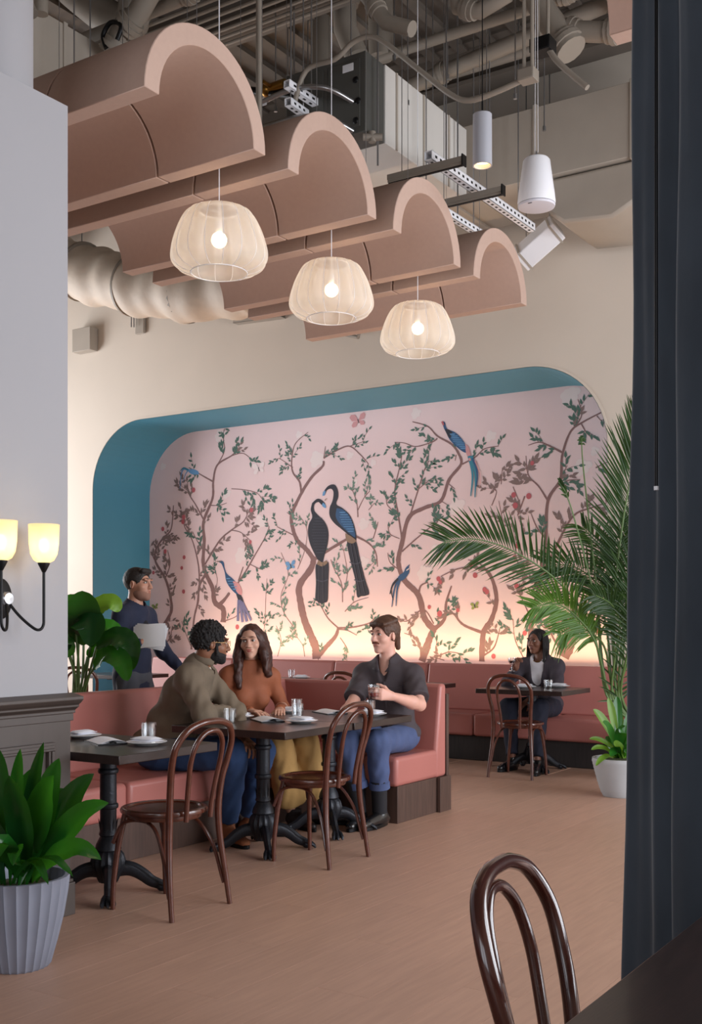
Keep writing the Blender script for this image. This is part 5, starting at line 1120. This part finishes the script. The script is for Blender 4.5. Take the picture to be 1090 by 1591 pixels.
def shoe(name, root, A_, T_, m, boot=0, solem=None, w=.046):
    A_, T_ = Vector(A_), Vector(T_); d = T_-A_; d.z = 0; d.normalize(); sd = Vector((-d.y, d.x, 0)); F = Field(*bb([A_, T_, A_-d*.08, Vector((A_.x, A_.y, .0)), A_+Vector((0,0,boot+.05))], .09), .0065)
    F.cap(Vector((A_.x, A_.y, .048))-d*.045, Vector((T_.x, T_.y, .034)), .042, .030, .02, flat=(sd, w/.042)); F.cap(Vector((A_.x, A_.y, .052)), A_+Vector((0,0,.02+boot)), .042, .043, .03)
    F.cap(Vector((A_.x, A_.y, .075))-d*.01, Vector((T_.x, T_.y, .045))-d*.06, .036, .028, .03); F.cut(Vector((A_.x, A_.y, .018)), (0, 0, -1), .35); F.cut(A_+Vector((0,0,.03+boot)), (0, 0, 1), .09)
    s_ = F.build(name, m, root)
    w_ = MB(); n = 20; L_ = (Vector((T_.x, T_.y, 0))-Vector((A_.x, A_.y, 0))).length; ol = []
    for k in range(n):
        a = 2*PI*k/n; y = math.cos(a); x = math.sin(a); ol.append(Vector((A_.x, A_.y, 0))+d*((L_-.045)/2+y*((L_+.045)/2+.038))+sd*x*(w+.003)*(1 if y > -.2 else .9))
    w_.add([p+Vector((0,0,.001)) for p in ol]+[p+Vector((0,0,.024)) for p in ol], [tuple(range(n))[::-1], tuple(range(n, 2*n))]+[(i, (i+1) % n, n+(i+1) % n, n+i) for i in range(n)])
    put(w_, 'sole', solem or M['black'], root, bevel=.003); return s_
def cloth(name, c, rough=.9, **k): return mat(name, c, rough, var=.08, scale=9, bump=.45, bscale=13, **k)
def seated(**k): return k
# ------------------------------------------------------------------ man in the olive jacket
j = dict(pel=V(-4.80, 5.15, .57), ch=V(-4.63, 5.25, .93), tyaw=30, nk=V(-4.56, 5.27, 1.09), H=V(-4.475, 5.285, 1.222), hrot=(52, -4, 0), SR=V(-4.50, 5.11, 1.015), SL=V(-4.66, 5.43, 1.015),
         ER=V(-4.335, 5.06, .805), WR=V(-4.40, 5.33, .80), EL=V(-4.45, 5.50, .79), WL=V(-4.27, 5.33, .655), KR=V(-4.24, 5.22, .555), KL=V(-4.22, 5.46, .56), AR=V(-4.36, 5.32, .12), AL=V(-4.42, 5.60, .12), hs=1.03,
         hands=[dict(w=V(-4.24, 5.31, .652), d=(.75, -.35, -.25), pn=(0, -.2, -1), t=(.3, .9, 0), curl=(20, 30, 20))])
j['WL'] = V(-4.25, 5.315, .655)
sk = skinmat('skin_brown', (138, 92, 68))
man1, R, HR = person('seated man in olive jacket and jeans with curly black hair, glasses and beard', j, sk, 1.08, neck_r=.060)
face(man1, j['H'], HR, 1.03, sk, mat('lips_brown', (136, 84, 74), .4), mat('brow_black', (24, 18, 16), .8), browt=.0036)
allp = [j[k] for k in ('pel', 'ch', 'SL', 'SR', 'EL', 'ER', 'WL', 'WR', 'nk')]
F = Field(*bb(allp, .2), .0085); P, RR = torso(F, j, R, 1.20, 1.25, belly=.03)
F.cap(j['SR'], j['ER'], .080, .066, .04, wr=.0035, wf=55); F.cap(j['ER'], j['WR'], .064, .050, .03, wr=.003, wf=70); F.cap(j['SL'], j['EL'], .078, .066, .04, wr=.003); F.cap(j['EL'], j['WL'].lerp(j['EL'], .2), .060, .046, .03, wr=.003)
F.noise(.0035, 34); F.cap(j['nk']+V(.03, .02, -.03), j['nk']+V(.05, .04, .12), .066, .072, .012, mode=1); F.cut(j['pel']+V(0, 0, -.07), (0, 0, -1), .4)
# open front of the jacket shows a pale shirt
olive = cloth('olive_twill', (112, 98, 82)); jk = F.build('jacket', olive, man1)
F = Field(*bb([j['ch'], j['nk'], j['pel']], .2), .009); F.ell(P(.0, .035, .28), (.11, .125, .20), RR, .03); F.cap(j['nk'], j['nk']+V(0, 0, -.05), .07, .09, .03); F.cap(j['nk']+V(.0, 0, 0), j['nk']+V(.03, .02, .1), .058, None, .01, mode=1); F.build('shirt', cloth('cream_shirt', (206, 190, 172)), man1)
w = MB(); c0 = j['nk']+V(.02, .01, .02); f2 = R @ V(0, 1, 0); r2 = R @ V(1, 0, 0)
pts = [c0+r2*(.086*math.sin(a))+f2*(-.080*math.cos(a)+.02)+V(0, 0, .018+.018*math.cos(a)) for a in [math.radians(x) for x in range(-140, 141, 20)]]
w.tube(smooth_path(pts, 3), .026, 8, flat=.35, up=(0, 0, 1)); put(w, 'collar', olive, man1)
w = MB(); q = [P(.045, .158, .44), P(.05, .168, .34), P(.055, .176, .24), P(.06, .172, .12), P(.06, .150, .0)]; w.tube(smooth_path(q, 4), .014, 8, flat=.4); put(w, 'placket', olive, man1)
w = MB()
for x0 in (.085,):
    a, b, c, d = P(x0, .150, .36), P(x0+.10, .122, .355), P(x0+.10, .126, .31), P(x0, .156, .315); n = (b-a).cross(d-a).normalized()*-.006
    w.add([a, b, c, P(x0+.05, .148, .295), d]+[p+n*2 for p in (a, b, c, P(x0+.05, .148, .295), d)], [(0,1,2,3,4), (9,8,7,6,5)]+[(i, (i+1) % 5, 5+(i+1) % 5, 5+i) for i in range(5)])
put(w, 'pocket_flap', olive, man1, bevel=.002)
def trousers(root, j, R, m, name='jeans', w=1.0, knee=.078, ank=.058, hem=0, wr=.003, end=.02):
    F = Field(*bb([j[k] for k in ('pel', 'KL', 'KR', 'AL', 'AR')], .16), .009); pel = j['pel']
    F.ell(pel+V(0, 0, .0), (.165*w, .135*w, .12), R, .05)
    for s in 'LR':
        hip = pel+R @ Vector(((.085 if s == 'R' else -.085), .01, -.02)); F.cap(hip, j['K'+s], .098*w, knee*1.02, .03, wr=wr, wf=38); e = j['A'+s]+V(0, 0, end); F.cap(j['K'+s], e, knee, ank, .03, wr=wr, wf=42)
    F.noise(.0025, 40)
    for s in 'LR': e = j['A'+s]+V(0, 0, end); F.cut(e, e-j['K'+s], ank+.05)
    o = F.build(name, m, root)
    if hem:
        for s in 'LR':
            e = j['A'+s]+V(0, 0, end); d = (e-j['K'+s]).normalized(); w_ = MB(); w_.tube([e-d*.05, e-d*.045, e-d*.004, e], [ank+.002, ank+.007, ank+.008, ank+.003], 20); put(w_, 'rolled_cuff', hem, root)
    return o
trousers(man1, j, R, cloth('blue_denim', (42, 66, 106)), knee=.088, ank=.062, w=1.1)
tan = mat('tan_suede', (140, 84, 52), .8, var=.05); shoe('shoe', man1, (-4.37, 5.32, .09), (-4.17, 5.24, 0), tan); shoe('shoe', man1, (-4.42, 5.62, .09), (-4.20, 5.68, 0), tan)
def hp(H, HR, s=1.0): return lambda x, y, z: H+HR @ Vector((x*s, y*s, z*s))
def haircap(root, H, HR, s, m, r=(.088, .106, .098), c=(0, -.022, .036), low=-.05, front=.12, fr=(.080, .095, .100), fc=(0, .115, -.025), nz=0, nw=160, name='hair', extra=None, step=.005, temple=True):
    p = hp(H, HR, s); F = Field(*bb([p(0, 0, .02)], .17 if not extra else .2), step) if not extra or extra == 1 else Field(*extra, step)
    F.ell(p(*c), [q*s for q in r], HR, .01)
    F.ell(p(*fc), [q*s for q in fr], HR, .012, 1); F.ell(p(0, .07, -.09), [q*s for q in (.09, .10, .085)], HR, .012, 1)
    if temple:
        for x in (-1, 1): F.ell(p(x*.085, .012, -.010), [q*s for q in (.022, .026, .036)], HR, .008, 1)
    if low is not None: F.cut(p(0, 0, low), HR @ V(0, .25, -1), .25)
    if nz: F.noise(nz, nw, c=tuple(H))
    return F, p
bh = mat('hair_black', (22, 18, 18), .75, var=.3, scale=60, bump=.5, bscale=140)
F, p = haircap(man1, j['H'], HR, 1.03, bh, r=(.089, .110, .104), c=(0, -.016, .042), nz=.011, nw=170, low=-.045, step=.0048); F.build('hair', bh, man1)
F = Field(*bb([p(0, .04, -.06)], .12), .0048); F.ell(p(0, .030, -.060), (.067, .071, .057), HR, .02); F.ell(p(0, .074, -.096), (.028, .024, .022), HR, .02); F.ell(p(0, .075, -.010), (.080, .085, .050), HR, .012, 1); F.ell(p(0, .098, -.056), (.022, .022, .009), HR, .006, 1)
for x in (-1, 1): F.cap(p(x*.072, .02, .0), p(x*.064, .030, -.06), .010, .012, .01)
F.cap(p(-.020, .098, -.040), p(.020, .098, -.040), .006, None, .006); F.noise(.002, 260, c=tuple(j['H'])); F.cut(p(0, 0, -.112), HR @ V(0, -.2, -1), .2); F.build('beard', bh, man1)
gm = mat('gold_wire', (150, 120, 80), .3, metal=.9)
gl = empty('eyeglasses', (0, 0, 0)); gl.parent = man1
for x in (-1, 1):
    w = MB(); w.tube([p(x*.031+.023*math.cos(a), .108, .008+.019*math.sin(a)) for a in [2*PI*k/20 for k in range(20)]], .0016, 6, closed=True); put(w, 'rim', gm, man1).parent = gl
    w = MB(); w.tube([p(x*.054, .107, .013), p(x*.078, .07, .014), p(x*.083, .0, .012), p(x*.082, -.015, .0)], .0014, 6); put(w, 'temple', gm, man1).parent = gl
w = MB(); w.tube([p(-.008, .108, .012), p(0, .112, .016), p(.008, .108, .012)], .0014, 6); put(w, 'bridge', gm, man1).parent = gl
# ------------------------------------------------------------------ woman in rust top
j = dict(pel=V(-4.79, 5.97, .56), ch=V(-4.69, 5.93, .90), tyaw=-32, nk=V(-4.66, 5.905, 1.062), H=V(-4.615, 5.865, 1.226), hrot=(-63, -3, 4), SR=V(-4.755, 5.79, .995), SL=V(-4.585, 6.045, .985),
         ER=V(-4.79, 5.745, .775), WR=V(-4.53, 5.74, .775), EL=V(-4.55, 6.13, .77), WL=V(-4.44, 5.95, .775), KR=V(-4.32, 5.79, .55), KL=V(-4.27, 6.00, .56), AR=V(-4.36, 5.96, .12), AL=V(-4.28, 6.14, .12), hs=.95,
         hands=[dict(w=V(-4.53, 5.74, .775), d=(1, -.1, -.02), pn=(0, 0, -1), t=(0, 1, 0), curl=(8, 14, 10), s=.9), dict(w=V(-4.44, 5.95, .775), d=(.6, -.8, 0), pn=(0, 0, -1), t=(-.8, -.6, 0), curl=(8, 14, 10), s=.9)])
sk = skinmat('skin_light', (204, 156, 134))
wom1, R, HR = person('seated woman in rust long sleeved top and tan trousers with long auburn hair', j, sk, .92, neck_r=.050, nose=.965, nr=.72, jaw=.88)
face(wom1, j['H'], HR, .95, sk, mat('lips_rose', (172, 74, 72), .35), mat('brow_auburn', (66, 40, 30), .8), browt=.0026)
rust = cloth('rust_jersey', (146, 82, 52), .75); F = Field(*bb([j[k] for k in ('pel', 'ch', 'SL', 'SR', 'EL', 'ER', 'WL', 'WR', 'nk')], .17), .0080); P, RR = torso(F, j, R, .90, .92, bust=1.0)
F.cap(j['SR'], j['ER'], .053, .046, .03, wr=.0015); F.cap(j['ER'], j['WR'], .044, .033, .02, wr=.0015); F.cap(j['SL'], j['EL'], .053, .046, .03, wr=.0015); F.cap(j['EL'], j['WL'], .044, .033, .02, wr=.0015); F.noise(.002, 45)
F.cap(j['nk'], j['nk']+V(.012, -.01, .045), .062, .055, .02); F.cut(j['nk']+V(.012, -.01, .05), (.1, -.1, 1), .09); F.build('top', rust, wom1)
for s, t in (('R', .97), ('L', .97)):
    e = j['W'+s]; d = (e-j['E'+s]).normalized(); w = MB(); w.tube([e-d*.02, e+d*.004], [.036, .034], 16); put(w, 'cuff', rust, wom1)
khaki = cloth('tan_cotton', (176, 138, 84)); trousers(wom1, j, R, khaki, 'trousers', w=.95, knee=.088, ank=.105, end=.05)
ds = mat('dark_shoe', (40, 34, 34), .4); shoe('shoe', wom1, (-4.34, 5.98, .09), (-4.14, 5.90, 0), ds, w=.038); shoe('shoe', wom1, (-4.26, 6.16, .09), (-4.08, 6.24, 0), ds, w=.038)
au = mat('hair_auburn', (66, 36, 28), .5, var=.35, scale=22, stretch=(3, 3, .4), bump=.4, bscale=60)
s = .95; p = hp(j['H'], HR, s); F = Field(*bb([p(0, 0, .05), p(.1, .1, -.34), p(-.12, -.06, -.34)], .12), .0052)
F.ell(p(0, -.024, .034), (.084*s, .104*s, .094*s), HR, .02)
for x, yb, zb, r0, r1 in ((-1, .03, -.20, .030, .034), (-1, -.03, -.24, .034, .034), (1, .035, -.24, .032, .036), (1, -.02, -.28, .036, .034), (1, .045, -.30, .026, .028), (-1, -.06, -.18, .035, .03), (1, -.06, -.2, .035, .03), (0, -.07, -.2, .05, .05)):
    F.cap(p(x*.070, yb*.6-.02, .03), p(x*.090, yb*.8, -.08), r0*.9, r0, .02, wr=.002, wf=30); F.cap(p(x*.090, yb*.8, -.08), p(x*.100, yb*1.5, zb), r0, r1*.75, .02, wr=.004, wf=46)
F.ell(p(0, .108, -.002), (.068, .088, .100), HR, .010, 1); F.ell(p(0, .08, -.11), (.066, .09, .07), HR, .012, 1); F.noise(.004, 90, c=tuple(j['H'])); F.cap(p(0, .0, -.08), p(0, .06, -.25), .05, .06, .01, mode=1); F.build('hair', au, wom1)
for x in (-1, 1): w = MB(); w.ball(p(x*.082, .008, -.034), .006, 8); put(w, 'earring', M['brass'], wom1)
# ------------------------------------------------------------------ man in the charcoal shirt
j = dict(pel=V(-4.02, 6.74, .57), ch=V(-4.03, 6.68, .93), tyaw=-80, nk=V(-4.03, 6.665, 1.085), H=V(-4.035, 6.625, 1.262), hrot=(-101, -2, 0), SL=V(-3.845, 6.69, .985), SR=V(-4.215, 6.65, .985),
         EL=V(-3.70, 6.53, .800), WL=V(-3.735, 6.235, .873), ER=V(-4.16, 6.40, .79), WR=V(-4.17, 6.22, .655), KL=V(-3.86, 6.25, .565), KR=V(-4.06, 6.18, .565), AL=V(-3.875, 6.30, .13), AR=V(-4.00, 6.24, .13), hs=1.03,
         hands=[dict(w=V(-3.74, 6.225, .875), d=(-.32, -.93, .18), pn=(-.92, .36, .0), t=(-.05, .1, 1), curl=(28, 42, 34), spread=0, thumb=(.9, .1)), dict(w=V(-4.17, 6.21, .652), d=(.1, -.9, -.2), pn=(0, 0, -1), t=(1, 0, 0), curl=(15, 25, 20))])
sk = skinmat('skin_fair', (218, 166, 148))
man2, R, HR = person('seated man with moustache in charcoal short sleeved shirt holding a red drink', j, sk, 1.03)
bw = mat('hair_brown', (82, 54, 40), .55, var=.3, scale=30, stretch=(1, 3, 1), bump=.45, bscale=70)
face(man2, j['H'], HR, 1.03, sk, mat('lips_pink', (190, 116, 104), .4), bw, browt=.0032)
ch_ = cloth('charcoal_shirt', (66, 58, 62), .8); F = Field(*bb([j[k] for k in ('pel', 'ch', 'SL', 'SR', 'EL', 'ER', 'nk')], .19), .0085); P, RR = torso(F, j, R, 1.12, 1.14, belly=.01)
for s in 'LR':
    e = j['S'+s].lerp(j['E'+s], .80); F.cap(j['S'+s], e, .073, .078, .04, wr=.002); F.cut(e, e-j['S'+s], .10)
F.noise(.003, 36); F.cap(j['nk']+V(.0, -.03, -.05), j['nk']+V(.0, -.02, .12), .050, .072, .010, mode=1); F.cap(j['nk']+V(0, -.05, .03), P(-.005, .165, .38), .050, .018, .008, mode=1); F.cut(j['pel']+V(0, 0, -.06), (0, 0, -1), .4); F.build('shirt', ch_, man2)
f2 = R @ V(0, 1, 0); r2 = R @ V(1, 0, 0); c0 = j['nk']
for x in (-1, 1):
    w = MB(); A1, A2, A3, A4, A5 = c0+r2*x*.055-f2*.050+V(0,0,.045), c0+r2*x*.078+f2*.0+V(0,0,.030), c0+r2*x*.050+f2*.070+V(0,0,-.010), c0+r2*x*.020+f2*.118+V(0,0,-.070), c0+r2*x*.085+f2*.085+V(0,0,-.055)
    A6 = c0+r2*x*.100+f2*.02+V(0,0,.0); A7 = c0+r2*x*.065-f2*.065+V(0,0,.010)
    w.add([A1, A2, A3, A4, A5, A6, A7], [(0, 1, 5, 6), (1, 2, 4, 5), (2, 3, 4)]); o = put(w, 'collar', ch_, man2); md = o.modifiers.new('s', 'SOLIDIFY'); md.thickness = .006
w = MB(); w.tube(smooth_path([P(-.01, .128, .40), P(-.01, .136, .30), P(-.01, .138, .2), P(-.01, .14, .08)], 4), .012, 8, flat=.3, up=tuple(r2)); put(w, 'placket', ch_, man2)
for z in (.38, .28, .18): w = MB(); w.ball(P(-.01, .140, z), .0055, 8); put(w, 'button', M['lash'], man2)
w = MB(); a, b, c, d = P(-.135, .105, .36), P(-.045, .128, .36), P(-.045, .132, .25), P(-.135, .108, .25); n = (b-a).cross(d-a).normalized(); n = n if n.dot(f2) > 0 else -n
w.add([a, b, c, d]+[q_+n*.006 for q_ in (a, b, c, d)], [(0,1,2,3), (7,6,5,4), (0,1,5,4), (1,2,6,5), (2,3,7,6), (3,0,4,7)]); put(w, 'chest_pocket', ch_, man2, bevel=.002)
bl = cloth('blue_chino', (72, 86, 124)); trousers(man2, j, R, bl, 'trousers', w=1.0, knee=.080, ank=.062, end=.12, hem=bl)
bt = mat('black_leather_boot', (22, 22, 24), .22, coat=.3); shoe('boot', man2, (-3.875, 6.31, .09), (-3.87, 6.09, 0), bt, boot=.20); shoe('boot', man2, (-4.0, 6.25, .09), (-3.93, 6.03, 0), bt, boot=.20)
for s_ in 'LR':
    a_, k_ = j['A'+s_], j['K'+s_]; w = MB(); w.tube([a_-V(0, 0, .04), a_.lerp(k_, .12), a_.lerp(k_, .40)], [.050, .052, .056], 18); put(w, 'sock', mat('black_sock', (24, 24, 30), .8), man2)
F, p = haircap(man2, j['H'], HR, 1.03, bw, r=(.088, .107, .100), c=(0, -.020, .040), low=-.062, nz=.003, nw=170, step=.0048)
for k in range(9): a = -.06+.015*k; F.cap(p(a, .068, .088-.15*abs(a)), p(a*1.1-.012, -.03, .122-.3*abs(a)), .011, .016, .02, wr=.0015, wf=90)
F.cap(p(-.03, -.085, -.02), p(-.03, -.100, -.085), .03, .018, .015); F.cap(p(.03, -.085, -.02), p(.03, -.100, -.085), .03, .018, .015); F.build('hair', bw, man2)
w = MB(); w.tube(smooth_path([p(-.030, .088, -.050), p(-.018, .098, -.040), p(0, .103, -.0375), p(.018, .098, -.040), p(.030, .088, -.050)], 5), [.004+.0035*math.sin(PI*i/20) for i in range(21)], 9); put(w, 'moustache', mat('moustache_auburn', (120, 70, 48), .7, bump=.5, bscale=200), man2)
g = glass(-3.805, 6.115, 'tumbler of red drink held by the man in the charcoal shirt', z=.862, wine=.42)
# ------------------------------------------------------------------ woman at the far right table
j = dict(pel=V(-4.30, 10.02, .56), ch=V(-4.31, 9.98, .86), tyaw=-88, nk=V(-4.31, 9.965, 1.00), H=V(-4.335, 9.93, 1.168), hrot=(-104, -2, 0), SR=V(-4.48, 9.93, .93), SL=V(-4.14, 9.95, .93),
         ER=V(-4.56, 9.74, .775), WR=V(-4.405, 9.60, .925), EL=V(-4.07, 9.80, .74), WL=V(-4.27, 9.60, .63), KR=V(-4.44, 9.52, .56), KL=V(-4.12, 9.50, .57), AR=V(-4.33, 9.36, .12), AL=V(-4.06, 9.30, .12), hs=.97,
         hands=[dict(w=V(-4.40, 9.595, .93), d=(.25, -.3, .85), pn=(.75, -.55, -.1), t=(.35, -.8, .3), curl=(40, 50, 30), s=.95, thumb=(.9, .2)), dict(w=V(-4.27, 9.60, .63), d=(-.55, -.5, -.5), pn=(-.3, .1, -.9), t=(.4, -.8, 0), curl=(15, 20, 15), s=.95, spread=.08)])
sk = skinmat('skin_deep', (128, 84, 66))
wom2, R, HR = person('seated woman in dark cardigan with long dark locs drinking at the far right table', j, sk, .98)
lk = mat('locs_black', (26, 20, 20), .7, var=.3, scale=40, bump=.6, bscale=120)
face(wom2, j['H'], HR, .97, sk, mat('lips_deep', (126, 70, 66), .35), lk)
F = Field(*bb([j['pel'], j['ch'], j['nk']], .17), .009); P, RR = torso(F, j, R, .96, 1.0, bust=1.0); F.cap(j['nk']+V(0, -.04, -.05), j['nk']+V(0, -.03, .12), .055, .07, .01, mode=1); F.build('blouse', cloth('white_blouse', (214, 210, 216)), wom2)
cg = cloth('plum_grey_knit', (62, 54, 62)); F = Field(*bb([j[k] for k in ('pel', 'ch', 'SL', 'SR', 'EL', 'ER', 'WL', 'WR', 'nk')], .18), .0085); torso(F, j, R, 1.12, 1.08, bust=1.05)
F.cap(j['SR'], j['ER'], .066, .056, .04, wr=.002); F.cap(j['ER'], j['WR'].lerp(j['ER'], .15), .054, .042, .03, wr=.002); F.cap(j['SL'], j['EL'], .068, .058, .04, wr=.002); F.cap(j['EL'], j['WL'].lerp(j['EL'], .2), .056, .042, .03, wr=.002); F.noise(.003, 40)
F.cap(j['nk']+V(0, -.06, .04), P(0, .19, .14), .085, .022, .008, mode=1); F.cap(j['nk']+V(0, -.02, .0), j['nk']+V(0, 0, .12), .062, .08, .01, mode=1); F.build('cardigan', cg, wom2)
nv = cloth('navy_trousers', (28, 30, 46)); trousers(wom2, j, R, nv, 'trousers', w=1.02, knee=.082, ank=.056)
sb = mat('black_shoe', (20, 20, 24), .25, coat=.3); shoe('shoe', wom2, (-4.33, 9.36, .09), (-4.36, 9.17, 0), sb, w=.040); shoe('shoe', wom2, (-4.05, 9.28, .09), (-3.98, 9.09, 0), sb, w=.040)
F, p = haircap(wom2, j['H'], HR, .97, lk, r=(.086, .104, .094), c=(0, -.024, .034), low=-.06, nz=.003, nw=200, fr=(.078, .095, .108), fc=(0, .108, -.014)); F.build('hair', lk, wom2)
rg = random.Random(9)
for k in range(34):
    a = math.radians(-112+224*k/33); sx_, sy_ = math.sin(a), -math.cos(a); side = 1 if sx_ > 0 else -1; ln = rg.uniform(.20, .30)
    w = MB(); w.tube(smooth_path([p(sx_*.05, sy_*.06-.02, .105), p(sx_*.088, sy_*.095-.02, .05), p(sx_*.10+.004*side, sy_*.105-.012, -.05), p(sx_*.105+rg.uniform(-.012, .012), sy_*.10+rg.uniform(-.01, .015), -.14), p(sx_*.11+rg.uniform(-.02, .02), sy_*.10+.02+rg.uniform(-.02, .02), -.06-ln)], 5), [.0085]*18+[.0075, .006, .004], 7); put(w, 'loc', lk, wom2)
w = MB(); w.tube([j['nk']+V(.062*math.cos(a), -.035+.07*math.sin(a), .015+.035*math.sin(a)) for a in [2*PI*k/24 for k in range(24)]], .0028, 6, closed=True); put(w, 'necklace', M['brass'], wom2)
o = empty('stemmed_glass', (-4.40, 9.50, .90), 'small stemmed glass raised in the far right woman\'s hand', 'glass')
w = MB(); w.lathe([(.032, 0), (.032, .003), (.005, .008), (.004, .055), (.020, .066), (.034, .09), (.037, .125), (.035, .125), (.031, .092), (.001, .070)], n=28, cap1=False); w.build('bowl', M['glass'], o)
w = MB(); w.lathe([(.001, .072), (.018, .074), (.029, .090), (.031, .10), (.001, .10)], n=20, cap0=False, cap1=False); w.build('drink', glassmat('dark_drink', (.25, .18, .2), .1), o)
# ------------------------------------------------------------------ waiter
j = dict(pel=V(-5.86, 6.03, .96), ch=V(-5.84, 6.02, 1.29), tyaw=18, nk=V(-5.83, 6.02, 1.475), H=V(-5.80, 6.03, 1.635), hrot=(10, 0, 0), SR=V(-5.79, 5.85, 1.40), SL=V(-5.88, 6.20, 1.40),
         ER=V(-5.80, 5.76, 1.13), WR=V(-5.60, 5.86, 1.21), EL=V(-5.78, 6.27, 1.14), WL=V(-5.62, 6.30, 1.00), KL=V(-5.74, 6.13, .52), KR=V(-5.86, 5.96, .52), AL=V(-5.72, 6.14, .11), AR=V(-5.98, 5.93, .12), hs=1.0,
         hands=[dict(w=V(-5.60, 5.87, 1.21), d=(.55, .8, 0), pn=(-.7, .5, .3), t=(0, .1, 1), curl=(30, 40, 30)), dict(w=V(-5.615, 6.30, .995), d=(.35, .05, -.9), pn=(-.4, -.9, 0), t=(.8, -.5, .1), curl=(15, 25, 20))])
sk = skinmat('skin_olive', (186, 136, 114))
man3, R, HR = person('waiter in navy jacket and grey trousers walking behind the booth with papers', j, sk, 1.0)
dh = mat('hair_dark', (34, 28, 26), .6, bump=.4, bscale=120)
face(man3, j['H'], HR, 1.0, sk, mat('lips_olive', (160, 96, 84), .4), dh)
nvj = cloth('navy_jacket', (34, 40, 62)); F = Field(*bb([j[k] for k in ('pel', 'ch', 'SL', 'SR', 'EL', 'ER', 'WL', 'WR', 'nk')], .17), .009); P, RR = torso(F, j, R, 1.03, 1.0)
for s in 'LR': F.cap(j['S'+s], j['E'+s], .064, .056, .04, wr=.002); F.cap(j['E'+s], j['W'+s].lerp(j['E'+s], .12), .054, .042, .03, wr=.002)
F.cap(P(0, 0, .1), P(0, 0, -.12), .15, .17, .05, flat=(R @ V(0, 1, 0), .75)); F.noise(.003, 38); F.cap(j['nk']+V(.02, 0, -.03), j['nk']+V(.03, 0, .12), .056, .07, .01, mode=1); F.build('jacket', nvj, man3)
F = Field(*bb([j['ch'], j['nk']], .16), .009); F.ell(P(0, .03, .30), (.09, .102, .16), RR, .03); F.cap(j['nk'], j['nk']+V(0, 0, -.03), .062, .075, .03); F.cap(j['nk']+V(.01, 0, 0), j['nk']+V(.03, 0, .1), .052, None, .01, mode=1); F.build('undershirt', cloth('black_tee', (24, 24, 32)), man3)
trousers(man3, j, R, cloth('grey_wool', (74, 76, 84)), 'trousers', knee=.072, ank=.060); shoe('shoe', man3, (-5.72, 6.14, .09), (-5.52, 6.20, 0), sb); shoe('shoe', man3, (-5.98, 5.93, .09), (-5.78, 5.98, 0), sb)
F, p = haircap(man3, j['H'], HR, 1.0, dh, r=(.083, .102, .094), c=(0, -.020, .036), low=-.045, nz=.002, nw=200)
F.cap(p(-.03, .07, .095), p(.035, .06, .10), .022, .02, .02); F.build('hair', dh, man3)
F = Field(*bb([p(0, .04, -.06)], .11), .005); F.ell(p(0, .029, -.066), (.064, .068, .058), HR, .02); F.ell(p(0, .074, -.098), (.027, .022, .022), HR, .02); F.ell(p(0, .075, -.012), (.080, .085, .044), HR, .012, 1); F.ell(p(0, .098, -.056), (.024, .022, .010), HR, .006, 1); F.cut(p(0, 0, -.116), HR @ V(0, -.2, -1), .2); F.build('stubble', mat('stubble', (146, 106, 90), .8), man3)
pp = empty('paper_stack', (-5.56, 5.90, 1.25), 'loose white papers carried under the waiter\'s arm', 'papers')
for k in range(3):
    w = MB(); a = math.radians(-8+7*k); ax_ = V(.95, .25, .0); ay_ = V(-.15, .3, .92); X_ = ax_*math.cos(a)+ay_*math.sin(a); Y_ = ay_*math.cos(a)-ax_*math.sin(a); nn = X_.cross(Y_).normalized(); o_ = nn*(.006*k)
    vs = []; n = 7
    for sg in (0, 1): vs += [o_+X_*(-.13+.26*i/(n-1))+Y_*(-.09+.18*q_)+nn*(.018*math.sin(PI*i/(n-1))+.0015*sg) for i in range(n) for q_ in (0, 1)]
    fs = []
    for i in range(n-1): b_ = 2*i; fs += [(b_, b_+1, b_+3, b_+2), (2*n+b_, 2*n+b_+2, 2*n+b_+3, 2*n+b_+1), (b_, b_+2, 2*n+b_+2, 2*n+b_), (b_+1, 2*n+b_+1, 2*n+b_+3, b_+3)]
    fs += [(0, 2*n, 2*n+1, 1), (2*n-2, 2*n-1, 4*n-1, 4*n-2)]
    w.add(vs, fs); w.build('sheet', M['paper'], pp)
